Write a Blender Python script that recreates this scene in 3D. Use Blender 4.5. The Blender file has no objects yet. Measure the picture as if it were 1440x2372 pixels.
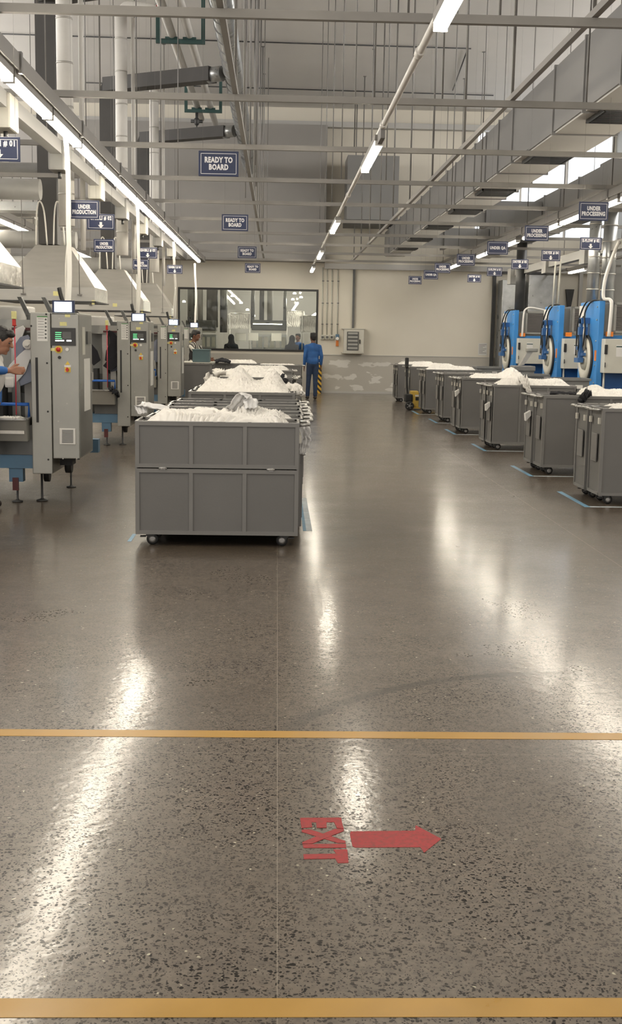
import bpy, bmesh, math, random
from mathutils import Vector, Matrix, noise
random.seed(7)
SC = bpy.context.scene
COL = SC.collection
# ------------------------------------------------------------------ camera
FPX, YAW, PITCH, ROLL, EYE = 2700.0, 0.03108, 0.14875, 0.017, 1.6
cam_d = bpy.data.cameras.new('camera'); cam = bpy.data.objects.new('camera', cam_d); COL.objects.link(cam)
CR = (Matrix.Rotation(-YAW, 3, 'Z') @ Matrix.Rotation(math.pi/2 - PITCH, 3, 'X') @ Matrix.Rotation(ROLL, 3, 'Z'))
cam.matrix_world = Matrix.Translation((0, 0, EYE)) @ CR.to_4x4()
cam_d.sensor_fit = 'HORIZONTAL'; cam_d.sensor_width = 36.0; cam_d.lens = FPX/1440.0*36.0
cam_d.clip_start = .05; cam_d.clip_end = 200
SC.camera = cam
# ------------------------------------------------------------------ world, exposure
W = bpy.data.worlds.new('world'); SC.world = W; W.use_nodes = True
bgn = W.node_tree.nodes['Background']; bgn.inputs[0].default_value = (1, .95, .88, 1); bgn.inputs[1].default_value = .9
SC.view_settings.view_transform = 'Standard'; SC.view_settings.look = 'None'
SC.view_settings.exposure = 0.5; SC.view_settings.gamma = 1.0; SC.view_settings.use_curve_mapping = False
SC.cycles.max_bounces = 7; SC.cycles.diffuse_bounces = 4; SC.cycles.glossy_bounces = 3
SC.cycles.transparent_max_bounces = 8; SC.cycles.caustics_reflective = False; SC.cycles.caustics_refractive = False
SC.cycles.sample_clamp_indirect = 4.0; SC.cycles.use_denoising = True; SC.cycles.denoising_input_passes = 'RGB_ALBEDO_NORMAL'; SC.cycles.use_light_tree = True
TUBE_STRENGTH = 33.0      # fluorescent diffusers
SIDE_FILL_STRENGTH = 3.4   # glowing side panels added to light the ceiling

def ray(px, py):
    return CR @ Vector(((px-720)/FPX, -(py-1186)/FPX, -1))
def G(px, py, z=0.0):                 # point of a horizontal plane
    d = ray(px, py); t = (z-EYE)/d.z
    return Vector((0, 0, EYE)) + d*t
def A(px, py, Y):                     # point of the vertical plane at distance Y
    d = ray(px, py); return Vector((0, 0, EYE)) + d*(Y/d.y)

# ------------------------------------------------------------------ materials
def new_mat(name):
    m = bpy.data.materials.new(name); m.use_nodes = True
    nt = m.node_tree; b = nt.nodes['Principled BSDF']
    return m, nt, b
class NB:
    def __init__(s, nt): s.nt = nt
    def n(s, t, **k):
        o = s.nt.nodes.new(t)
        for a, v in k.items(): setattr(o, a, v)
        return o
    def l(s, a, b): s.nt.links.new(a, b)
    def put(s, sock, v):
        if isinstance(v, (int, float)): sock.default_value = v
        elif isinstance(v, tuple): sock.default_value = v
        else: s.l(v, sock)
    def m(s, op, a, b=0.0, c=0.0, clamp=False):
        o = s.n('ShaderNodeMath', operation=op); o.use_clamp = clamp
        s.put(o.inputs[0], a); s.put(o.inputs[1], b)
        if op in ('MULTIPLY_ADD', 'COMPARE'): s.put(o.inputs[2], c)
        return o.outputs[0]
    def mr(s, v, a, b, c=0.0, d=1.0):
        o = s.n('ShaderNodeMapRange'); s.put(o.inputs[0], v)
        for i, q in enumerate((a, b, c, d)): o.inputs[i+1].default_value = q
        return o.outputs[0]
    def mix(s, f, a, b):
        o = s.n('ShaderNodeMix', data_type='RGBA'); s.put(o.inputs[0], f)
        s.put(o.inputs[6], a if not (isinstance(a, tuple) and len(a) == 3) else a+(1,))
        s.put(o.inputs[7], b if not (isinstance(b, tuple) and len(b) == 3) else b+(1,))
        return o.outputs[2]
    def co(s): return s.n('ShaderNodeTexCoord').outputs['Object']
    def gen(s): return s.n('ShaderNodeNewGeometry').outputs['Position']
    def noise(s, v, sc, det=3.0, rough=.5, w=None):
        o = s.n('ShaderNodeTexNoise'); s.l(v, o.inputs['Vector']); o.inputs['Scale'].default_value = sc
        o.inputs['Detail'].default_value = det; o.inputs['Roughness'].default_value = rough
        return o.outputs['Fac']
    def mapping(s, v, loc=(0,0,0), sc=(1,1,1)):
        o = s.n('ShaderNodeMapping'); s.l(v, o.inputs[0]); o.inputs['Location'].default_value = loc; o.inputs['Scale'].default_value = sc
        return o.outputs[0]
def surf(name, col, rough=.5, metal=0.0, var=.12, vs=6.0, bump=.0, bs=40.0, coat=0.0, stretch=(1,1,1)):
    m, nt, b = new_mat(name); q = NB(nt)
    v = q.mapping(q.gen(), sc=stretch)
    f = q.noise(v, vs, 4)
    f = q.mr(f, .3, .7)
    c0 = tuple(max(0, x*(1-var)) for x in col); c1 = tuple(min(1, x*(1+var)) for x in col)
    q.l(q.mix(f, c0, c1), b.inputs['Base Color'])
    b.inputs['Metallic'].default_value = metal
    q.l(q.mr(f, 0, 1, max(.03, rough-.06), min(1, rough+.06)), b.inputs['Roughness'])
    if coat: b.inputs['Coat Weight'].default_value = coat
    if bump:
        bn = q.n('ShaderNodeBump'); bn.inputs['Strength'].default_value = bump; bn.inputs['Distance'].default_value = .01
        q.l(q.noise(v, bs, 4), bn.inputs['Height']); q.l(bn.outputs[0], b.inputs['Normal'])
    return m
def glow(name, col, st):
    m, nt, b = new_mat(name)
    b.inputs['Base Color'].default_value = col+(1,); b.inputs['Emission Color'].default_value = col+(1,)
    b.inputs['Emission Strength'].default_value = st; b.inputs['Roughness'].default_value = .4
    return m
M = {}
M['cart'] = surf('cart_paint', (.148, .144, .138), .42, 0, .05, 3, .05, 60)
M['cart_frame'] = surf('cart_frame_paint', (.185, .180, .172), .38, 0, .06, 5)
M['cart_edge'] = surf('worn_steel_edge', (.42, .41, .39), .3, .6, .2, 14)
M['black'] = surf('black_rubber', (.018, .018, .018), .55, 0, .2)
M['dark'] = surf('dark_metal', (.05, .05, .05), .45, .3, .2)
M['wheel'] = surf('wheel_hub', (.35, .34, .33), .35, .5)
M['mach'] = surf('machine_steel', (.36, .355, .325), .36, .45, .06, 4, .03, 80)
M['mach_side'] = surf('machine_side_steel', (.27, .268, .25), .38, .5, .08, 3)
M['mach_dark'] = surf('machine_dark_panel', (.12, .12, .115), .4, .5, .15, 5)
M['alu'] = surf('brushed_aluminium', (.46, .445, .41), .38, .7, .06, 3, .02, 90, 0, (1, 1, 6))
M['foil'] = surf('crinkled_foil_tape', (.75, .73, .7), .2, .9, .25, 14, 1.0, 9)
M['galv'] = surf('galvanised_duct', (.42, .43, .43), .32, .7, .16, 5, .04, 30)
M['duct'] = surf('duct_sheet', (.23, .226, .22), .45, .15, .06, 1.2)
M['duct_light'] = surf('duct_pale_and_uplit', (.6, .585, .56), .6, 0, .04, 1.5)  # pale ducts' own colour; on undersides it stands in for floor bounce
M['darkduct'] = surf('black_lagged_duct', (.075, .072, .07), .7, 0, .12, 3, .1, 20)
M['beam'] = surf('strut_channel', (.27, .255, .235), .5, .2, .1, 4)
M['rod'] = surf('threaded_rod', (.22, .21, .2), .5, .4, .1)
M['white_pipe'] = surf('white_lagging', (.66, .64, .6), .5, 0, .06, 4, .06, 18)
M['cream'] = surf('cream_enclosure', (.62, .6, .53), .45, 0, .05, 3)
M['bus'] = surf('painted_busbar', (.30, .295, .28), .5, 0, .06)
M['white'] = surf('white_plastic', (.75, .73, .69), .4, 0, .04)
M['paper'] = surf('paper', (.72, .71, .68), .8, 0, .03)
M['navy'] = surf('navy_sign', (.016, .025, .075), .35, 0, .06)
M['letter'] = surf('white_lettering', (.78, .77, .78), .5, 0, .02)
M['yellow'] = surf('yellow_plastic', (.75, .55, .08), .4, 0, .06)
M['pale_yellow'] = surf('pale_yellow_label', (.70, .66, .30), .6, 0, .08, 60)
M['orange'] = surf('orange_plastic', (.75, .22, .03), .4, 0, .06)
M['red'] = surf('red_plastic', (.55, .03, .02), .35, 0, .06)
M['pink_red'] = surf('red_guide', (.60, .06, .09), .4, 0, .06)
M['green'] = surf('green_steel', (.03, .075, .07), .45, 0, .1)
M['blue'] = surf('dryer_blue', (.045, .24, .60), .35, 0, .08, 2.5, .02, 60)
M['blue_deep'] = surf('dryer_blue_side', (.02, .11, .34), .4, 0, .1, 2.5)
M['steel_blue'] = surf('blue_grey_base', (.10, .19, .29), .45, 0, .12, 5)
M['bright_blue'] = surf('bright_blue_frame', (.02, .13, .52), .35, 0, .06)
M['louver'] = surf('brown_louver', (.14, .125, .115), .55, .2, .1, 5)
M['arm_blue'] = surf('grey_blue_arm', (.045, .14, .34), .4, .2, .15)
M['box_grey'] = surf('light_grey_box', (.58, .57, .50), .42, 0, .05, 3)
M['cord'] = surf('white_cord', (.8, .78, .72), .5, 0, .04)
M['tub'] = surf('grey_plastic_tub', (.19, .19, .185), .5, 0, .08, 6)
M['teal'] = surf('teal_crate', (.085, .135, .145), .45, 0, .06)
M['form_white'] = surf('white_leg_form', (.72, .71, .7), .4, 0, .04)
M['black_cloth'] = surf('black_cloth', (.012, .012, .016), .85, 0, .3, 30, .4, 60)
M['sheer'] = surf('blue_grey_stocking', (.22, .24, .31), .6, 0, .1, 8)
M['shirt_blue'] = surf('blue_denim_shirt', (.03, .115, .33), .8, 0, .18, 9, .3, 40)
M['shirt_blue2'] = surf('bright_blue_sleeve', (.03, .12, .36), .8, 0, .15, 9, .3, 40)
M['jeans'] = surf('dark_jeans', (.022, .04, .085), .85, 0, .2, 12, .2, 60)
M['skin'] = surf('brown_skin', (.17, .075, .045), .5, 0, .06, 10)
M['skin2'] = surf('warm_skin', (.33, .16, .10), .5, 0, .06, 10)
M['hair'] = surf('black_hair', (.012, .01, .009), .5, 0, .3, 60, .6, 120)
M['shoe'] = surf('dark_shoe', (.03, .022, .018), .6)
M['vest'] = surf('white_vest', (.68, .66, .64), .8, 0, .05, 9, .3, 40)
M['darkcloth'] = surf('dark_headscarf', (.02, .022, .03), .85, 0, .2)
M['plastic_film'] = surf('clear_plastic_film', (.72, .71, .7), .25, 0, .06, 12, .5, 30)
M['blue_tape'] = surf('blue_floor_tape', (.16, .33, .48), .45, 0, .25, 12)
M['dull_green'] = surf('dull_green_print', (.10, .26, .10), .7)
M['maroon'] = surf('maroon_strip', (.09, .02, .02), .45)
M['wtape'] = surf('worn_white_tape', (.55, .62, .66), .45, 0, .2, 12)
M['tape'] = surf('yellow_floor_tape', (.50, .285, .06), .33, 0, .08, 5)
M['jack'] = surf('pallet_jack_yellow', (.60, .40, .07), .45, 0, .12, 12)
M['dkpanel'] = surf('dark_grey_cladding', (.31, .295, .275), .6, 0, .04, 1)
M['ceil'] = surf('painted_soffit', (.74, .72, .69), .75, 0, .04, .5, .03, 6)
M['sidewall'] = surf('side_wall_paint', (.5, .49, .465), .7, 0, .05, .7)
M['win_frame'] = surf('black_window_frame', (.02, .018, .018), .4)
M['tube'] = glow('tube_diffuser', (1, .91, .75), TUBE_STRENGTH)
M['tube_far'] = glow('far_tube_diffuser', (1, .92, .78), 18.0)
M['screen'] = glow('lit_screen', (.80, .91, 1.0), 1.6)
M['lcd_green'] = glow('lcd_green', (.15, .75, .3), .8)
M['lcd_white'] = glow('lcd_white', (.8, .85, .85), .9)
M['lcd_blue'] = glow('lcd_blue', (.25, .5, .75), .8)
M['side_fill'] = glow('side_fill_panel', (1.0, .97, .93), SIDE_FILL_STRENGTH)
M['far_glazing'] = glow('translucent_end_glazing', (.88, .94, 1.0), .72)
def cloth_mat(name, col):
    m, nt, b = new_mat(name); q = NB(nt); v = q.gen()
    f = q.noise(v, 9, 5, .6)
    q.l(q.mix(q.mr(f, .3, .7), tuple(x*.9 for x in col), col), b.inputs['Base Color'])
    b.inputs['Roughness'].default_value = .8
    b.inputs['Sheen Weight'].default_value = .2
    bn = q.n('ShaderNodeBump'); bn.inputs['Strength'].default_value = .35; bn.inputs['Distance'].default_value = .010
    q.l(q.noise(v, 22, 4, .55), bn.inputs['Height']); q.l(bn.outputs[0], b.inputs['Normal'])
    return m
M['cloth'] = cloth_mat('white_cloth', (.82, .79, .74))
def stripes(name, ca, cb, axis, freq, skew=0.0, duty=.5):
    m, nt, b = new_mat(name); q = NB(nt); s = q.n('ShaderNodeSeparateXYZ'); q.l(q.co(), s.inputs[0])
    u = s.outputs[axis]
    if skew: u = q.m('ADD', u, q.m('MULTIPLY', s.outputs[0 if axis != 0 else 2], skew))
    f = q.m('FRACT', q.m('MULTIPLY', q.m('ADD', u, 10.0), freq))
    q.l(q.mix(q.m('GREATER_THAN', f, duty), ca, cb), b.inputs['Base Color']); b.inputs['Roughness'].default_value = .7
    return m
M['striped_shirt'] = stripes('striped_shirt', (.015, .013, .013), (.6, .58, .52), 0, 17, 0, .66)
M['hazard'] = stripes('hazard_stripes', (.02, .02, .02), (.7, .42, .05), 2, 6.5, 1.0, .5)
def glass_mat():
    m, nt, b = new_mat('window_glass'); q = NB(nt); nt.nodes.remove(b)
    out = [n for n in nt.nodes if n.type == 'OUTPUT_MATERIAL'][0]
    t = q.n('ShaderNodeBsdfTransparent'); t.inputs[0].default_value = (.86, .88, .86, 1)
    g = q.n('ShaderNodeBsdfGlossy'); g.inputs['Roughness'].default_value = .02
    fr = q.n('ShaderNodeFresnel'); fr.inputs[0].default_value = 1.5
    x = q.n('ShaderNodeMixShader'); q.l(fr.outputs[0], x.inputs[0]); q.l(t.outputs[0], x.inputs[1]); q.l(g.outputs[0], x.inputs[2])
    q.l(x.outputs[0], out.inputs[0]); return m
M['glass'] = glass_mat()

def floor_mat():
    m, nt, b = new_mat('polished_aggregate_concrete'); q = NB(nt); v = q.gen()
    sep = q.n('ShaderNodeSeparateXYZ'); q.l(v, sep.inputs[0]); X, Y = sep.outputs[0], sep.outputs[1]
    big = q.noise(v, .55, 3, .55); mid = q.noise(v, 3.5, 4, .6); fine = q.noise(v, 38, 4, .7)
    nz = q.n('ShaderNodeTexNoise'); nz.inputs['Scale'].default_value = 26; nz.inputs['Detail'].default_value = 2; q.l(v, nz.inputs['Vector'])
    vm = q.n('ShaderNodeVectorMath', operation='MULTIPLY_ADD'); q.l(nz.outputs['Color'], vm.inputs[0]); vm.inputs[1].default_value = (.03, .03, .03); q.l(v, vm.inputs[2])
    def chips(scale, thr_rand, size, ch):
        vo = q.n('ShaderNodeTexVoronoi', feature='F1'); vo.inputs['Scale'].default_value = scale; q.l(vm.outputs[0], vo.inputs['Vector'])
        sc = q.n('ShaderNodeSeparateColor'); q.l(vo.outputs['Color'], sc.inputs[0])
        a = q.m('GREATER_THAN', sc.outputs[ch], thr_rand)
        s = q.m('MULTIPLY', sc.outputs[(ch+1) % 3], size)
        d = q.mr(q.m('SUBTRACT', s, vo.outputs['Distance']), 0, .10)
        return q.m('MULTIPLY', a, d, clamp=True), sc.outputs[2]
    base = q.mix(q.mr(mid, .3, .7), (.120, .088, .060), (.168, .127, .088))
    base = q.mix(q.m('MULTIPLY', q.mr(big, .35, .65), .35), base, (.125, .104, .080))
    base = q.mix(q.m('MULTIPLY', q.mr(fine, .42, .62), .55), base, (.058, .045, .034))
    grain = q.noise(v, 18, 4, .7)
    base = q.mix(q.m('MULTIPLY', q.mr(grain, .48, .64), .45), base, (.19, .155, .115))
    c1, _ = chips(92, .34, .68, 0)
    dens = q.mr(q.noise(v, 1.7, 2), .30, .55, .5, 1.0)
    base = q.mix(q.m('MULTIPLY', q.m('MULTIPLY', c1, dens), .95), base, (.008, .007, .006))
    c3, _ = chips(165, .40, .62, 1)
    base = q.mix(q.m('MULTIPLY', c3, .85), base, (.014, .011, .009))
    c2, _ = chips(70, .985, .42, 2)
    base = q.mix(q.m('MULTIPLY', c2, .9), base, (.50, .46, .32))
    # saw-cut joints, a thin pale filled line each
    def line(coord, pos, w): return q.m('LESS_THAN', q.m('ABSOLUTE', q.m('SUBTRACT', coord, pos)), w)
    j = line(X, .02, .0016)
    for p in (2.5, 5.6, -3.2): j = q.m('MAXIMUM', j, line(X, p, .004))
    for p in (4.34, 10.1, 15.9, 21.7): j = q.m('MAXIMUM', j, line(Y, p, .0014))
    base = q.mix(q.m('MULTIPLY', j, .4), base, (.40, .35, .27))
    # curved tyre scuffs
    def arc(cx, cy, R, w, xmin, xmax, amt, above=True):
        dx = q.m('SUBTRACT', X, cx); dy = q.m('SUBTRACT', Y, cy)
        r = q.m('SQRT', q.m('ADD', q.m('MULTIPLY', dx, dx), q.m('MULTIPLY', dy, dy)))
        d = q.m('ABSOLUTE', q.m('SUBTRACT', r, R))
        f = q.mr(d, w*.5, w, 1, 0)
        f = q.m('MULTIPLY', f, q.mr(X, xmin-.12, xmin+.12)); f = q.m('MULTIPLY', f, q.mr(X, xmax-.3, xmax, 1, 0))
        f = q.m('MULTIPLY', f, q.m('GREATER_THAN' if above else 'LESS_THAN', Y, cy))
        return q.m('MULTIPLY', f, q.m('MULTIPLY', q.mr(mid, .3, .55, .45, 1), amt))
    s = q.m('MAXIMUM', arc(1.451, 3.918, 1.554, .045, .08, 1.5, .6), arc(3.056, 10.43, 3.61, .03, -.25, .9, .5, False))
    dx = q.m('SUBTRACT', X, .55); dy = q.m('MULTIPLY', q.m('SUBTRACT', Y, 9.15), .55)
    rr = q.m('SQRT', q.m('ADD', q.m('MULTIPLY', dx, dx), q.m('MULTIPLY', dy, dy)))
    s = q.m('MAXIMUM', s, q.m('MULTIPLY', q.mr(rr, .12, .24, 1, 0), .35))
    base = q.mix(s, base, (.045, .04, .036))
    q.l(base, b.inputs['Base Color'])
    rg = q.mr(q.noise(v, 1.1, 3, .6), .3, .7, .34, .46)
    rg = q.m('ADD', rg, q.m('MULTIPLY', c1, -.08))
    q.l(rg, b.inputs['Roughness'])
    b.inputs['IOR'].default_value = 1.62
    dull = q.m('MAXIMUM', q.m('MAXIMUM', q.m('MULTIPLY', c1, dens), q.m('MULTIPLY', s, .8)), q.m('MULTIPLY', c3, .7), clamp=True)
    gr = q.mr(q.noise(v, 90, 2, .6), .3, .7, .78, 1.0)
    q.l(q.m('MULTIPLY', gr, q.m('SUBTRACT', 1.0, q.m('MULTIPLY', dull, .85))), b.inputs['Coat Weight']); b.inputs['Coat Roughness'].default_value = .15
    q.l(q.m('SUBTRACT', .5, q.m('MULTIPLY', dull, .38)), b.inputs['Specular IOR Level']); b.inputs['Coat IOR'].default_value = 1.45
    bn = q.n('ShaderNodeBump'); bn.inputs['Strength'].default_value = .22; bn.inputs['Distance'].default_value = .004
    q.l(q.noise(v, 16, 3, .6), bn.inputs['Height']); q.l(bn.outputs[0], b.inputs['Normal']); q.l(bn.outputs[0], b.inputs['Coat Normal'])
    return m
M['floor'] = floor_mat()
def wall_mat():
    m, nt, b = new_mat('two_tone_wall_paint'); q = NB(nt); v = q.gen()
    sep = q.n('ShaderNodeSeparateXYZ'); q.l(v, sep.inputs[0]); X, Z = sep.outputs[0], sep.outputs[2]
    n1 = q.noise(v, .8, 3)
    up = q.mix(q.mr(n1, .3, .7), (.70, .655, .56), (.75, .705, .605))
    lo = q.mix(q.mr(n1, .3, .7), (.46, .435, .385), (.51, .485, .43))
    vv = q.mapping(v, loc=(.3, 0, .12), sc=(1.1, 1, 2.6))
    p = q.mr(q.noise(vv, 1.9, 3, .5), .555, .585)
    p = q.m('MULTIPLY', p, q.mr(X, 1.2, 1.3)); p = q.m('MULTIPLY', p, q.mr(X, 4.4, 4.8, 1, 0))
    p = q.m('MULTIPLY', p, q.mr(Z, .04, .10)); p = q.m('MULTIPLY', p, q.mr(Z, .95, 1.02, 1, 0))
    lo = q.mix(q.m('MULTIPLY', p, .85), lo, (.72, .70, .65))
    q.l(q.mix(q.m('GREATER_THAN', Z, 1.1), lo, up), b.inputs['Base Color']); b.inputs['Roughness'].default_value = .6
    return m
M['wall'] = wall_mat()

# ------------------------------------------------------------------ object helpers
ORG = {}
def tag(o, label=None, cat=None, group=None, kind=None):
    if label: o['label'] = label
    if cat: o['category'] = cat
    if group: o['group'] = group
    if kind: o['kind'] = kind
    return o
def thing(name, label, cat, loc=(0, 0, 0), group=None, rz=0.0):
    o = bpy.data.objects.new(name, None); COL.objects.link(o); o.empty_display_size = .1
    o.location = loc; o.rotation_euler = (0, 0, rz); ORG[o.name] = Vector(loc)
    return tag(o, label, cat, group)
class MB:
    """collects shapes into one mesh; coordinates are world coordinates of the first copy"""
    def __init__(s): s.bm = bmesh.new()
    def box(s, x0, x1, y0, y1, z0, z1):
        vs = [s.bm.verts.new(c) for c in ((x0,y0,z0),(x1,y0,z0),(x1,y1,z0),(x0,y1,z0),(x0,y0,z1),(x1,y0,z1),(x1,y1,z1),(x0,y1,z1))]
        for f in ((0,3,2,1),(4,5,6,7),(0,1,5,4),(1,2,6,5),(2,3,7,6),(3,0,4,7)): s.bm.faces.new([vs[i] for i in f])
        return s
    def bbox(s, x0, x1, y0, y1, z0, z1, r=.01, seg=2):
        t = bmesh.new(); bmesh.ops.create_cube(t, size=1)
        bmesh.ops.scale(t, vec=(x1-x0, y1-y0, z1-z0), verts=t.verts); bmesh.ops.translate(t, vec=((x0+x1)/2, (y0+y1)/2, (z0+z1)/2), verts=t.verts)
        bmesh.ops.bevel(t, geom=list(t.edges), offset=r, segments=seg, affect='EDGES', profile=.6)
        return s.join(t)
    def join(s, t, mat=None):
        mp = {}
        for v in t.verts: mp[v] = s.bm.verts.new(mat @ v.co if mat else v.co)
        for f in t.faces:
            try: nf = s.bm.faces.new([mp[v] for v in f.verts]); nf.smooth = f.smooth
            except ValueError: pass
        t.free(); return s
    def hexa(s, pts):
        vs = [s.bm.verts.new(p) for p in pts]
        for f in ((0,3,2,1),(4,5,6,7),(0,1,5,4),(1,2,6,5),(2,3,7,6),(3,0,4,7)): s.bm.faces.new([vs[i] for i in f])
        return s
    def lathe(s, p0, axis, prof, n=16, smooth=True):
        """prof: (distance along axis, radius)"""
        ax = Vector(axis).normalized(); p0 = Vector(p0)
        u = ax.orthogonal().normalized(); w = ax.cross(u); rings = []
        for (h, r) in prof:
            c = p0+ax*h
            if r < 1e-6: rings.append([s.bm.verts.new(c)])
            else: rings.append([s.bm.verts.new(c+(u*math.cos(2*math.pi*i/n)+w*math.sin(2*math.pi*i/n))*r) for i in range(n)])
        for a, b in zip(rings, rings[1:]):
            for i in range(n):
                j = (i+1) % n
                if len(a) == 1 and len(b) == 1: continue
                if len(a) == 1: f = s.bm.faces.new((a[0], b[i], b[j]))
                elif len(b) == 1: f = s.bm.faces.new((a[i], b[0], a[j]))
                else: f = s.bm.faces.new((a[i], b[i], b[j], a[j]))
                f.smooth = smooth
        if len(rings[0]) > 1: s.bm.faces.new(rings[0])
        if len(rings[-1]) > 1: s.bm.faces.new(list(reversed(rings[-1])))
        return s
    def cyl(s, p0, p1, r, n=12, r2=None):
        p0, p1 = Vector(p0), Vector(p1); return s.lathe(p0, p1-p0, [(0, r), ((p1-p0).length, r if r2 is None else r2)], n)
    def capsule(s, p0, r0, p1, r1, n=14):
        p0, p1 = Vector(p0), Vector(p1); L = (p1-p0).length; pr = []
        if L < 1e-5: L = 1e-5; p1 = p0+Vector((0, 0, L))
        for k in range(6): t = math.pi/2*(1-k/5); pr.append((-r0*math.sin(t), r0*math.cos(t)))
        for k in range(6): t = math.pi/2*k/5; pr.append((L+r1*math.sin(t), r1*math.cos(t)))
        return s.lathe(p0, p1-p0, pr, n)
    def ell(s, c, r, rot=None):
        t = bmesh.new(); bmesh.ops.create_uvsphere(t, u_segments=18, v_segments=12, radius=1)
        m = Matrix.Translation(c) @ (rot.to_4x4() if rot else Matrix.Identity(4)) @ Matrix.Diagonal((r[0], r[1], r[2], 1))
        for f in t.faces: f.smooth = True
        return s.join(t, m)
    def tube(s, pts, r, n=8, smooth=True):
        pts = [Vector(p) for p in pts]
        if smooth and len(pts) > 2:
            out = []
            for i in range(len(pts)-1):
                a = pts[max(i-1, 0)]; b = pts[i]; c = pts[i+1]; d = pts[min(i+2, len(pts)-1)]
                for k in range(5):
                    t = k/5; out.append(.5*((2*b)+(c-a)*t+(2*a-5*b+4*c-d)*t*t+(3*b-a-3*c+d)*t**3))
            out.append(pts[-1]); pts = out
        rings = []; u = None
        for i, p in enumerate(pts):
            d = (pts[min(i+1, len(pts)-1)]-pts[max(i-1, 0)]).normalized()
            if u is None: u = d.orthogonal().normalized()
            else: u = (u-d*u.dot(d)).normalized()
            w = d.cross(u)
            rings.append([s.bm.verts.new(p+(u*math.cos(2*math.pi*k/n)+w*math.sin(2*math.pi*k/n))*r) for k in range(n)])
        for a, b in zip(rings, rings[1:]):
            for k in range(n):
                f = s.bm.faces.new((a[k], a[(k+1) % n], b[(k+1) % n], b[k])); f.smooth = True
        s.bm.faces.new(rings[0]); s.bm.faces.new(list(reversed(rings[-1]))); return s
    def prism(s, outline, axis, a, b):
        """extrude a 2D outline along axis (0,1,2) from a to b; outline gives the other two coordinates in order"""
        def mk(p, h):
            q = list(p); q.insert(axis, h); return s.bm.verts.new(q)
        A_ = [mk(p, a) for p in outline]; B_ = [mk(p, b) for p in outline]; n = len(outline)
        s.bm.faces.new(A_); s.bm.faces.new(list(reversed(B_)))
        for i in range(n): s.bm.faces.new((A_[i], B_[i], B_[(i+1) % n], A_[(i+1) % n]))
        return s
    def build(s, name, mat, parent=None, org=None, bevel=0):
        bmesh.ops.recalc_face_normals(s.bm, faces=s.bm.faces)
        if parent is not None:
            r = parent
            while r.parent: r = r.parent
            o0 = ORG.get(r.name, Vector(r.location))
        elif org is not None: o0 = Vector(org)
        else:
            xs = [v.co for v in s.bm.verts]
            o0 = Vector(((min(v.x for v in xs)+max(v.x for v in xs))/2, (min(v.y for v in xs)+max(v.y for v in xs))/2, min(v.z for v in xs)))
        bmesh.ops.translate(s.bm, vec=-o0, verts=s.bm.verts)
        me = bpy.data.meshes.new(name); s.bm.to_mesh(me); s.bm.free()
        o = bpy.data.objects.new(name, me); COL.objects.link(o)
        if mat: me.materials.append(M[mat] if isinstance(mat, str) else mat)
        if parent is not None: o.parent = parent
        else: o.location = o0; ORG[o.name] = o0
        if bevel:
            bv = o.modifiers.new('bevel', 'BEVEL'); bv.width = bevel; bv.segments = 2; bv.limit_method = 'ANGLE'
        return o
def copy_tree(o, parent=None):
    c = o.copy(); COL.objects.link(c)
    if parent is not None: c.parent = parent
    else: ORG[c.name] = ORG.get(o.name, Vector(o.location))
    for ch in list(o.children): copy_tree(ch, c)
    return c
def struct(o): o['kind'] = 'structure'; return o
ORD = ['nearest', 'second', 'third', 'fourth', 'fifth', 'sixth', 'seventh', 'eighth', 'ninth', 'tenth', 'eleventh', 'twelfth', 'thirteenth',
       'fourteenth', 'fifteenth', 'sixteenth', 'seventeenth', 'eighteenth', 'nineteenth', 'twentieth']
def evaluated_mesh(o, name):
    dg = bpy.context.evaluated_depsgraph_get(); dg.update()
    me = bpy.data.meshes.new_from_object(o.evaluated_get(dg)); me.name = name; return me
def text_mesh(body, size, bold=.0, sx=1.0, thick=.001, spacing=1.0, line=1.0):
    c = bpy.data.curves.new('t', 'FONT'); c.body = body; c.size = size; c.align_x = 'CENTER'; c.align_y = 'CENTER'
    c.extrude = thick; c.offset = bold; c.space_character = spacing; c.space_line = line; c.resolution_u = 2
    o = bpy.data.objects.new('t', c); COL.objects.link(o)
    me = evaluated_mesh(o, 'lettering'); bpy.data.objects.remove(o)
    for v in me.vertices: v.co.x *= sx
    return me
# ================================================================== THE SETTING
WY, CZ, RX, LX = 34.2, 8.0, 9.6, -9.0        # back wall, ceiling, right wall, left wall
struct(MB().box(-13, 13, -4, 48, -.1, 0).build('floor', 'floor'))
struct(MB().box(LX, RX, -1, WY, CZ, CZ+.15).build('ceiling', 'ceil'))
w0, w1, wz0, wz1 = -2.87, 1.17, 1.18, 2.965
wb = MB(); wb.box(LX, w0, WY, WY+.2, 0, CZ).box(w1, RX, WY, WY+.2, 0, CZ).box(w0, w1, WY, WY+.2, 0, wz0).box(w0, w1, WY, WY+.2, wz1, CZ)
struct(wb.build('wall_back', 'wall'))
struct(MB().box(LX-.2, LX, -1, WY, 0, 5.6).box(LX-.2, LX, -1, 0, 5.6, CZ).box(LX-.2, LX, 33, WY, 5.6, CZ).build('wall_left', 'sidewall'))
wr = MB(); wr.box(RX, RX+.2, -1, WY, 0, 5.6).box(RX, RX+.2, -1, 7, 5.6, CZ).box(RX, RX+.2, 31, WY, 5.6, CZ)
struct(wr.build('wall_right', 'sidewall'))
struct(MB().box(LX, w0-2.5, WY-.02, WY, 1.1, 1.12).box(w1, 6.2, WY-.012, WY, 1.095, 1.112).build('trim_1', 'sidewall'))
struct(MB().box(w1+.05, 6.2, WY-.015, WY, 0, .06).build('baseboard_back', 'sidewall'))
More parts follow.
